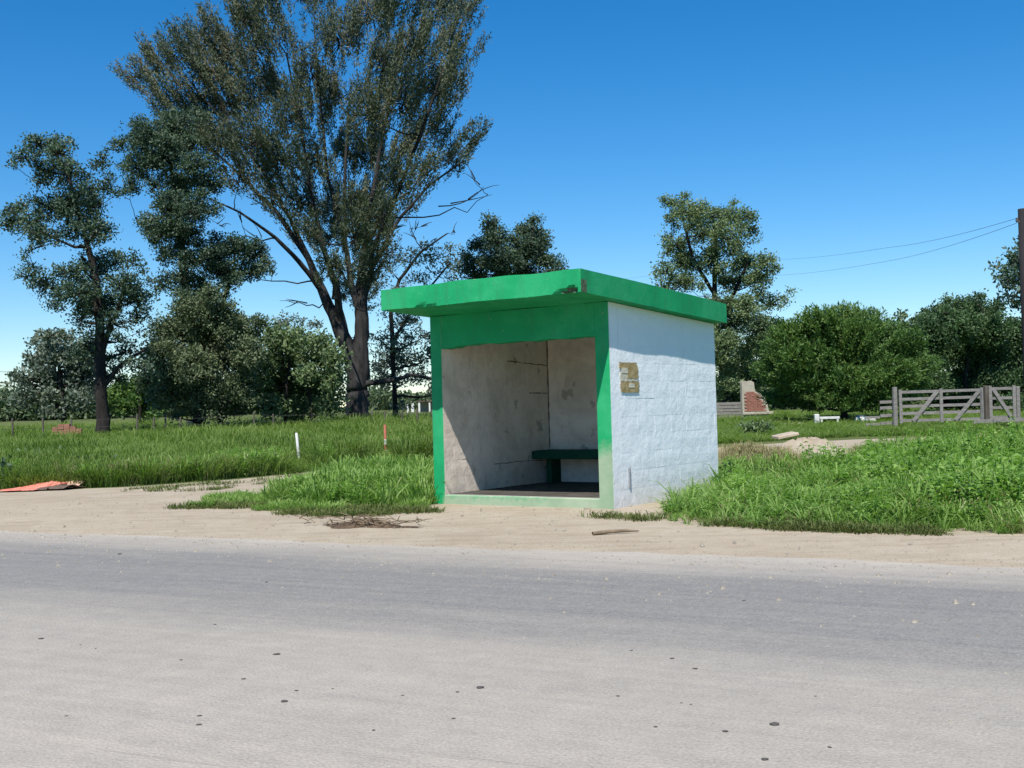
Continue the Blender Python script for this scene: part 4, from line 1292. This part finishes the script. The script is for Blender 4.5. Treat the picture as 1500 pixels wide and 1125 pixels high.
for px, w, yt, lab in ((1311, .13, 567, 'grey gate post at the left end of the wide gate'), (1445.5, .17, 565, 'dark gate post between the wide gate and small gate'), (1491, .12, 566, 'gate post between the small gate and utility pole')):
    b = ground_at(px, GD + .1); t_ = at(px, yt, GD + .1)
    bm = bmesh.new(); add_box(bm, (-w / 2, -w / 2, -.2), (w / 2, w / 2, t_.z - b.z), .015)
    o = bm_obj('gate_post', bm, WOOD_GREY if px != 1445.5 else WOOD_POST); o.location = b; o.rotation_euler = (0, .01, .2)
    tag(o, lab, 'post', 'posts of the wooden gates')
# low plank at the foot of the small gate
b = ground_at(1466, 37.5)
bm = bmesh.new(); add_beam(bm, (-.9, 0, .25), (.75, 0, .28), .05, .12); add_beam(bm, (.62, 0.03, -.1), (.62, .03, .27), .08, .08)
o = bm_obj('low_rail', bm, WOOD_GREY); o.location = b; tag(o, 'low grey rail on a stub post before the small gate', 'rail')
# rail fence left of the gate
b = ground_at(1290, GD + .4)
fr_ = empty('rail_fence', b); tag(fr_, 'short low grey rail fence running left from the wide gate', 'fence')
for z in (.22, .48, .74, .94):
    board_obj('rail', (-.02, 0, z), (.46, 0, z + .01), .03, .10, fr_)
    if z in (.48, .22): board_obj('rail', (-.52, .02, z * .9), (-.03, .02, z * .9), .03, .08, fr_)
for x_ in (-.54, -.03, .28):
    board_obj('post', (x_, .05, -.1), (x_, .05, .98), .08, .08, fr_)
# board fence by the ruin
b = ground_at(1070, 61)
bf = empty('board_fence', b); tag(bf, 'old grey board fence between shelter corner and brick ruin', 'fence')
for k in range(5):
    board_obj('board', (-1.0, 0, .15 + k * .17), (.68, 0, .15 + k * .17), .03, .14, bf, WOOD_GREY)
for x_ in (-.9, -.1, .62):
    board_obj('post', (x_, .06, -.1), (x_, .06, 1.0), .09, .09, bf, WOOD_POST)
b_ = ground_at(1055, 59.5)
# brick ruin
b = ground_at(1107, 60)
ru = empty('brick_ruin', b, .12); tag(ru, 'broken red brick wall end with pale plaster edges', 'ruined wall')
s60 = 60 / FPX
prof = [(-.70, 0), (.78, 0), (.74, .3), (.66, .62), (.60, .9), (.44, 1.2), (.22, 1.36), (.02, 1.43), (-.03, 1.62), (-.05, 1.9), (-.2, 2.0), (-.42, 1.96), (-.66, 2.03), (-.70, 1.9)]
bm = bmesh.new()
v1 = [bm.verts.new((x_, 0, z - .1 if z == 0 else z)) for x_, z in prof]; v2 = [bm.verts.new((x_, .3, z - .1 if z == 0 else z)) for x_, z in prof]
bm.faces.new(v1); bm.faces.new(v2[::-1])
for k in range(len(prof)): bm.faces.new([v1[k], v2[k], v2[(k + 1) % len(prof)], v1[(k + 1) % len(prof)]])
bm_obj('plaster_wall', bm, PALE_STONE, ru)
bm = bmesh.new()
for r_ in range(12):
    z = .42 + r_ * .085
    for k in range(6):
        x0 = -.60 + k * .235 + (.11 if r_ % 2 else 0)
        if x0 + .215 > .62 - max(0, z - .5) ** 1.4 * .55: continue
        add_box(bm, (x0, -.03 - random.uniform(0, .02), z), (x0 + .215, .01, z + .072))
o = bm_obj('bricks', bm, BRICK, ru); o['kind'] = 'stuff'
bm = bmesh.new(); add_box(bm, (-.70, -.10, .24), (.92, .0 - .002, .38), .02)
bm_obj('plinth', bm, PALE_STONE, ru)

def blob(name, loc, r3, material, seed=0, sub=2, flat=True, rough=.18):
    rr_ = random.Random(seed)
    bm = bmesh.new(); bmesh.ops.create_icosphere(bm, subdivisions=sub, radius=1)
    for v in bm.verts:
        k = 1 + rough * (rr_.random() - .5) * 2
        v.co = Vector((v.co.x * r3[0] * k, v.co.y * r3[1] * k, v.co.z * r3[2] * k + r3[2] * .75))
    o = bm_obj(name, bm, material, None, sub > 1); o.location = loc
    return o
# pale odds and ends under the round tree
tag(blob('white_boulder', ground_at(1260, 47), (.28, .25, .2), WHITE_PLAIN, 1), 'larger rounded white-painted boulder right of the round tree trunk', 'boulder', 'white boulders under the round tree')
tag(blob('white_boulder', ground_at(1277, 47), (.16, .16, .15), WHITE_PLAIN, 2), 'smaller white-painted boulder beside the fence end', 'boulder', 'white boulders under the round tree')
bm = bmesh.new(); add_box(bm, (-.09, -.09, -.1), (.09, .09, .46), .02)
o = bm_obj('white_stub_post', bm, WHITE_PLAIN); o.location = ground_at(1196, 46); tag(o, 'short white post left of the round tree trunk', 'post')
bm = bmesh.new(); add_box(bm, (-.38, -.05, .24), (.42, .05, .34), .01); add_box(bm, (-.34, -.04, -.1), (-.26, .04, .238)); add_box(bm, (.30, -.04, -.1), (.38, .04, .238))
o = bm_obj('white_rail', bm, WHITE_PLAIN); o.location = ground_at(1214, 46.5); tag(o, 'low white rail by the white post under the round tree', 'rail')
bm = bmesh.new(); add_box(bm, (-.75, -.2, -.05), (.75, .2, .11), .02)
o = bm_obj('pale_kerb_stone', bm, PALE_STONE); o.location = ground_at(1146, 47); o.rotation_euler = (0, 0, .1); tag(o, 'long pale concrete kerb lying in grass right of the ruin', 'kerb stone')
bm = bmesh.new(); add_box(bm, (-.5, -.15, -.05), (.5, .15, .13), .02)
o = bm_obj('pale_kerb_stone', bm, PALE_STONE); o.location = ground_at(1172, 49); o.rotation_euler = (0, 0, -.15); tag(o, 'shorter pale concrete block lying behind the long kerb', 'kerb stone')
# utility pole and its wires
PD_ = 33.0
t_ = at(1499, 306, PD_); b = Vector((t_.x, t_.y, 0))
up_ = empty('utility_pole', b); tag(up_, 'dark wooden utility pole at the right edge', 'pole')
T = Tubes(); hh_ = t_.z - b.z
T.add([(0, 0, -.3), (0, 0, hh_ * .5), (-.01, 0, hh_ - .001), (-.01, 0, hh_)], [.17, .155, .14, .02], 14)
link('post', T.mesh('post'), WOOD_POLE, up_)
bm = bmesh.new(); bmesh.ops.create_cone(bm, cap_ends=True, segments=10, radius1=.045, radius2=.03, depth=.10, matrix=Matrix.Translation((-.2, -.02, hh_ - .30)))
bm_obj('insulator', bm, WIRE, up_)
bm = bmesh.new(); add_beam(bm, (-.22, -.02, hh_ - .36), (.3, -.02, hh_ - .36), .05, .05)
bm_obj('bracket', bm, WOOD_POST, up_)
far_tip = np.array(at(560, 520, 240))
for k, (y0, mids, lab, yoff) in enumerate((((320), [(1300, 356), (1140, 381), (700, 430)], 'upper thin power wire running left from the pole', 0), ((327), [(1300, 377), (1140, 404), (700, 450)], 'lower thin power wire running left from the pole', 1))):
    pts = [np.array(at(1489, y0, PD_ + .1))]
    for j, (px, py) in enumerate(mids): pts.append(np.array(at(px, py, (58, 92, 170)[j])))
    P = np.array(pts); tt = np.linspace(0, 3, 40)
    co = [np.interp(tt, range(4), P[:, q]) for q in range(3)]
    from_fit = np.polyfit(tt, co[2], 2); co[2] = co[2] * .35 + np.polyval(from_fit, tt) * .65
    co[2] += P[0][2] - co[2][0]
    T = Tubes(); T.add(np.stack(co, 1), np.full(40, .0065), 5)
    o = link('power_wire', T.mesh('power_wire'), WIRE); tag(o, lab, 'wire', 'wires on the utility pole')
# far wire at the left
T = Tubes(); A = np.array(at(-300, 541, 90)); B = np.array(at(120, 546, 90)); T.add(np.stack([A + (B - A) * q for q in np.linspace(0, 1, 8)]), np.full(8, .018), 5)
o = link('overhead_line', T.mesh('overhead_line'), WIRE); tag(o, 'thin overhead line crossing the sky at far left', 'wire')
# aerial mast behind the round tree
b = ground_at(1258, 80); t_ = at(1258, 449, 80)
T = Tubes(); T.add([(0, 0, 0), (0, 0, t_.z - b.z)], [.07, .06], 6); 
o = link('aerial_mast', T.mesh('aerial_mast'), WIRE); o.location = b; tag(o, 'thin dark mast poking up behind the round feathery tree', 'mast')

# wire fence across the left meadow
FD = 52.0
wf = empty('wire_fence', ground_at(430, FD)); tag(wf, 'sagging wire fence on thin dark posts across the left meadow', 'wire fence')
fo = np.array(wf.location)
posts = []
for px, d in ((-60, 47), (18, 48), (62, 49), (105, 49), (200, 50), (224, 50), (243, 51), (263, 51), (372, 53), (400, 54), (545, 54), (564, 53), (588, 52), (612, 51), (634, 50), (680, 48)):
    b = np.array(ground_at(px, d)) - fo
    hp = random.uniform(.95, 1.2)
    T = Tubes(); T.add([b + [0, 0, -.1], b + [random.uniform(-.04, .04), 0, hp]], [.045, .04], 6)
    link('post', T.mesh('post'), WOOD_POST, wf); posts.append((b, hp))
for z in (.35, .62, .9):
    T = Tubes(); pts = np.array([b + [0, 0, z * hp] for b, hp in posts]); T.add(pts, np.full(len(pts), .006), 4)
    link('wire', T.mesh('wire'), WIRE, wf)
# pale stone posts behind the low dense tree
for px, w, yt, d, lab in ((278, .34, 617, 60, 'wide pale concrete gate pier left of the low dense trunk'), (304, .16, 617, 60, 'slim pale post just right of the low dense trunk'), (333, .20, 618, 61, 'pale post farther right of the low dense trunk')):
    b = ground_at(px, d); t_ = at(px, yt, d)
    bm = bmesh.new(); add_box(bm, (-w / 2, -.12, -.1), (w / 2, .12, t_.z - b.z), .02)
    o = bm_obj('concrete_pier', bm, PALE_STONE); o.location = b; tag(o, lab, 'post', 'pale posts under the trees')
# small far farmhouse
b = ground_at(628, 150); fh = empty('farm_shed', b, .05); tag(fh, 'tiny far open shed with dark flat roof and white posts left of the shelter', 'shed')
bm = bmesh.new(); add_box(bm, (-1.3, 1.0, -.2), (2.4, 1.2, 1.28), 0); bm_obj('wall', bm, PALE_STONE, fh)
bm = bmesh.new(); add_box(bm, (-1.5, -1.3, 1.30), (2.6, 1.3, 1.44), .02); bm_obj('roof', bm, BROWN, fh)
for x_, w_, h_ in ((-2.75, .22, 1.05), (-2.2, .34, 1.15), (-1.3, .24, 1.298), (.05, .2, 1.298), (1.4, .2, 1.298)):
    bm = bmesh.new(); add_box(bm, (x_, -1.2, -.2), (x_ + w_, -1.0, h_)); bm_obj('post', bm, WHITE_PLAIN, fh)
# stack of old bricks on a pallet under the tall dark tree
b = ground_at(98, 47); bp = empty('brick_stack', b, .1); tag(bp, 'low stack of old bricks on a pale pallet beside the tall dark trunk', 'brick stack')
bm = bmesh.new()
for r_ in range(5):
    for k in range(5 - (r_ > 2)):
        if r_ == 4 and k in (0, 3): continue
        add_box(bm, (-.56 + k * .23, -.12 + random.uniform(-.02, .02), .36 + r_ * .105), (-.345 + k * .23, .12, .455 + r_ * .105))
o = bm_obj('bricks', bm, BRICK, bp); o['kind'] = 'stuff'
bm = bmesh.new()
for z in (.22, .315): add_box(bm, (-.68, -.14, z), (.66, .14, z + .04))
for x_ in (-.6, 0, .55): add_box(bm, (x_, -.12, -.1), (x_ + .09, .12, .219))
bm_obj('pallet', bm, TWIG, bp)

# ------------------------------------------------------------------ stakes, rubbish, stones
b = gd(439, 680); t_ = at(434, 634, b.y)
T = Tubes(); d_ = np.array(t_ - b); T.add([-.1 * d_, d_ * .5, d_ * .985, d_], [.036, .034, .03, .008], 8)
o = link('marker_stake', T.mesh('marker_stake'), WHITE_PLAIN); o.location = b; tag(o, 'leaning white marker stake in grass beside the track', 'stake')
b = gd(565, 667); t_ = at(564, 622, b.y)
st_ = empty('banded_stake', b); tag(st_, 'red and white banded marker stake left of the shelter', 'stake')
d_ = np.array(t_ - b)
for k, (q0, q1) in enumerate(((-.1, .18), (.18, .34), (.34, .52), (.52, .66), (.66, 1.0))):
    T = Tubes(); T.add([d_ * q0, d_ * q1], [.038, .038], 8)
    link('band', T.mesh('band'), WHITE_PLAIN if k in (0, 2) else RED_PAINT, st_)

# crumpled salmon sheet at the left
b = gd(62, 718)
sh_ = empty('discarded_sheet', b, -.25); tag(sh_, 'crumpled salmon red plastic sheet dumped at the grass edge', 'sheet')
def crumple(name, w, d, h, m, x0, y0, ridge, seed, parent):
    r = np.random.default_rng(seed)
    nxx, nyy = 18, 12
    gx_, gy_ = np.meshgrid(np.linspace(-w / 2, w / 2, nxx), np.linspace(-d / 2, d / 2, nyy))
    z = h * np.clip(.25 + .75 * np.exp(-((gy_ - ridge * d) / (.32 * d)) ** 2) * (.5 + .5 * np.sin(gx_ * 5 + 1)), 0, 1) + r.normal(0, .005, gx_.shape)
    gx2 = gx_ + .12 * gy_ + r.normal(0, .012, gx_.shape) + .04 * np.sin(gy_ * 7); gy2 = gy_ + r.normal(0, .012, gx_.shape) + .05 * np.sin(gx_ * 6)
    v = np.stack([gx2.ravel() + x0, gy2.ravel() + y0, np.maximum(z.ravel(), .012)], 1)
    i_ = (np.arange(nyy - 1)[:, None] * nxx + np.arange(nxx - 1)[None, :]).ravel()
    f = np.stack([i_, i_ + 1, i_ + nxx + 1, i_ + nxx], 1)
    o = link(name, npmesh(name, v, [f], False), m, parent)
    md = o.modifiers.new('thick', 'SOLIDIFY'); md.thickness = .006
    return o
crumple('sheet', .70, .95, .13, SALMON, -.14, 0, .25, 1, sh_)
crumple('torn_flap', .52, .4, .13, PEACH, .26, .28, .2, 2, sh_)
crumple('underside', .5, .45, .09, BROWN, .34, -.02, -.1, 3, sh_)
crumple('torn_flap', .3, .3, .13, PEACH, -.1, .42, .1, 4, sh_)
# white scrap of paper on the meadow edge
b = gd(168, 705); o = crumple('paper_litter', .13, .12, .12, WHITE_PLAIN, 0, 0, 0, 7, None); o.location = b; tag(o, 'crumpled white paper scrap at the front of the left meadow', 'litter')
# dark mud heap at the road edge
b = gd(530, 771)
mh = mound('mud_heap', b.x, b.y, .46, .30, .055, MUD, .6, 26, -.5); tag(mh, 'dark heap of mud and dead grass at the roadside before the shelter', 'mud heap')
mound('crust', 0, 0, .85, .16, .03, MUD, .6, 26, 0).parent = mh
c2 = [o for o in mh.children][0]; c2.location = (.05, -.02, 0)
T = Tubes()
rng = np.random.default_rng(5)
for k in range(70):
    a = rng.uniform(0, 6.28); p0 = np.array([rng.normal(0, .3), rng.normal(0, .1), .03 + rng.uniform(0, .05)])
    T.add(bez(p0, p0 + np.array([cos(a) * .22, sin(a) * .14, rng.uniform(-.02, .07)]), np.array([0, 0, .02]), 4), [.006, .005, .004, .002], 4)
o = link('dead_grass', T.mesh('dead_grass'), TWIG, mh); o['kind'] = 'stuff'
# stick before the right corner
a_, b_ = gd(868, 785), gd(936, 781)
T = Tubes(); d_ = np.array(b_ - a_); T.add([[0, 0, .02], d_ * .35 + [0, .01, .028], d_ * .7 + [0, -.01, .03], d_ + [0, 0, .02]], [.018, .017, .013, .005], 7, .15)
o = link('stick', T.mesh('stick'), TWIG); o.location = a_; tag(o, 'bare stick lying in the dust before the shelter corner', 'stick')
# dark leafy clump behind the sheet
def shrub(px, py, w, h, m, label, seed, name='leafy_shrub', n=900, L=.11):
    global rng
    rng = np.random.default_rng(seed)
    b = gd(px, py)
    root = empty(name, b); tag(root, label, 'shrub')
    T = Tubes(); V, F, R, nv = [], [], [], 0
    for k in range(16):
        e_ = np.array([rng.normal(0, .5) * w, rng.normal(0, .4) * w, h * rng.uniform(.4, 1)])
        pts = bez(np.array([e_[0] * .25, e_[1] * .25, -.03]), e_, np.array([0, 0, .1 * h]), 5)
        T.add(pts, [.012, .01, .008, .006, .003], 4)
        m_ = n // 16
        pos = pts[rng.integers(1, 5, m_)] + rng.normal(0, .11, (m_, 3)) * [1, 1, .6]
        pos[:, 2] = np.maximum(pos[:, 2], .02)
        v, f = leaf_quads(pos, rng.normal(0, 1, (m_, 3)) + [0, 0, .3], L * rng.uniform(.6, 1.3, m_), L * .5 * rng.uniform(.7, 1.2, m_))
        V.append(v); F.append(f + nv); nv += len(v); R.append(np.repeat(np.clip(.5 + rng.normal(0, .15, m_), 0, 1), 4))
    link('stems', T.mesh('stems'), TWIG, root)
    link('foliage', npmesh('foliage', np.concatenate(V), [np.concatenate(F)], False, {'rnd': np.concatenate(R)}), m, root)
shrub(112, 706, .38, .36, L_DARK, 'dark leafy shrub behind the salmon sheet', 71)
shrub(-5, 716, .38, .42, L_DARK, 'dark leafy clump at the left edge by the dirt', 72)
shrub(1108, 640, .5, .5, L_MID, 'olive bush in front of the brick ruin', 73, n=1000, L=.14)
shrub(70, 698, .4, .5, L_MID, 'mid green leafy shrub behind the salmon sheet, left of the dark one', 74)

# stones on the road
st_me = []
for k in range(4):
    bm = bmesh.new(); bmesh.ops.create_icosphere(bm, subdivisions=1, radius=1)
    for v in bm.verts: v.co = Vector((v.co.x * random.uniform(.7, 1.2), v.co.y * random.uniform(.6, 1.1), v.co.z * random.uniform(.35, .6) + .3))
    me = bpy.data.meshes.new('road_pebble'); bm.to_mesh(me); bm.free(); me.materials.append(STONE); st_me.append(me)
for px, py, w in ((60,936,12),(265,967,8),(357,995,10),(405,959,15),(416,1028,17),(434,1012,9),(292,1049,10),(291,1062,12),(547,1070,9),(703,1008,19),(670,1014,9),(590,1019,7),(664,1053,10),(315,915,7),(985,965,10),(1018,980,11),
                  (1135,1062,22),(1120,1113,18),(1062,1072,14),(960,1065,10),(390,853,8),(175,812,10),(905,1020,9),(1215,1095,10),(998,1030,6),(1012,1032,6),(140,950,5),(118,945,5),(487,1009,6),(97,1049,7),(1195,1020,6),(1090,880,8),(925,953,7)):
    b = gd(px, py, .008)
    o = bpy.data.objects.new('road_pebble', st_me[random.randrange(4)]); COL.objects.link(o)
    r_ = w * b.y / FPX / 2 * .8
    o.location = b; o.scale = (r_, r_ * .8, r_ * .55); o.rotation_euler = (0, 0, random.uniform(-.4, .4))
    tag(o, 'small dark pebble lying on the dusty asphalt', 'pebble', 'dark pebbles scattered on the road')
# finer grit along the road edge
rng = np.random.default_rng(9)
V, F, nv = [], [], 0
n = 5200
al = rng.uniform(-3, 16, n); off = np.where(rng.uniform(size=n) < .5, rng.normal(.15, .5, n) + rng.exponential(.5, n), rng.uniform(-5.5, .4, n))
al = np.where(off < -1.6, rng.uniform(-3, 5.5, n), al)
pos = E0[None] + rd[None] * al[:, None] + rn[None] * off[:, None]
sz = rng.uniform(.004, .012, n) * np.where(rng.uniform(size=n) < .06, 2.4, 1)
tet = np.array([[1, 0, 0], [-.5, .87, 0], [-.5, -.87, 0], [0, 0, .8]])
V = (tet[None] * sz[:, None, None]) * rng.uniform(.7, 1.3, (n, 1, 3)) + np.concatenate([pos, np.full((n, 1), .008)], 1)[:, None, :]
k = np.arange(n)[:, None] * 4
F = np.concatenate([k + np.array([[0, 1, 3]]), k + np.array([[1, 2, 3]]), k + np.array([[2, 0, 3]])])
o = link('gravel', npmesh('gravel', V.reshape(-1, 3), [F]), m_simple('grit', (.16, .14, .11), (.42, .38, .31), 30)); tag(o, 'fine grit strewn along the dusty road edge', None, None, 'stuff')
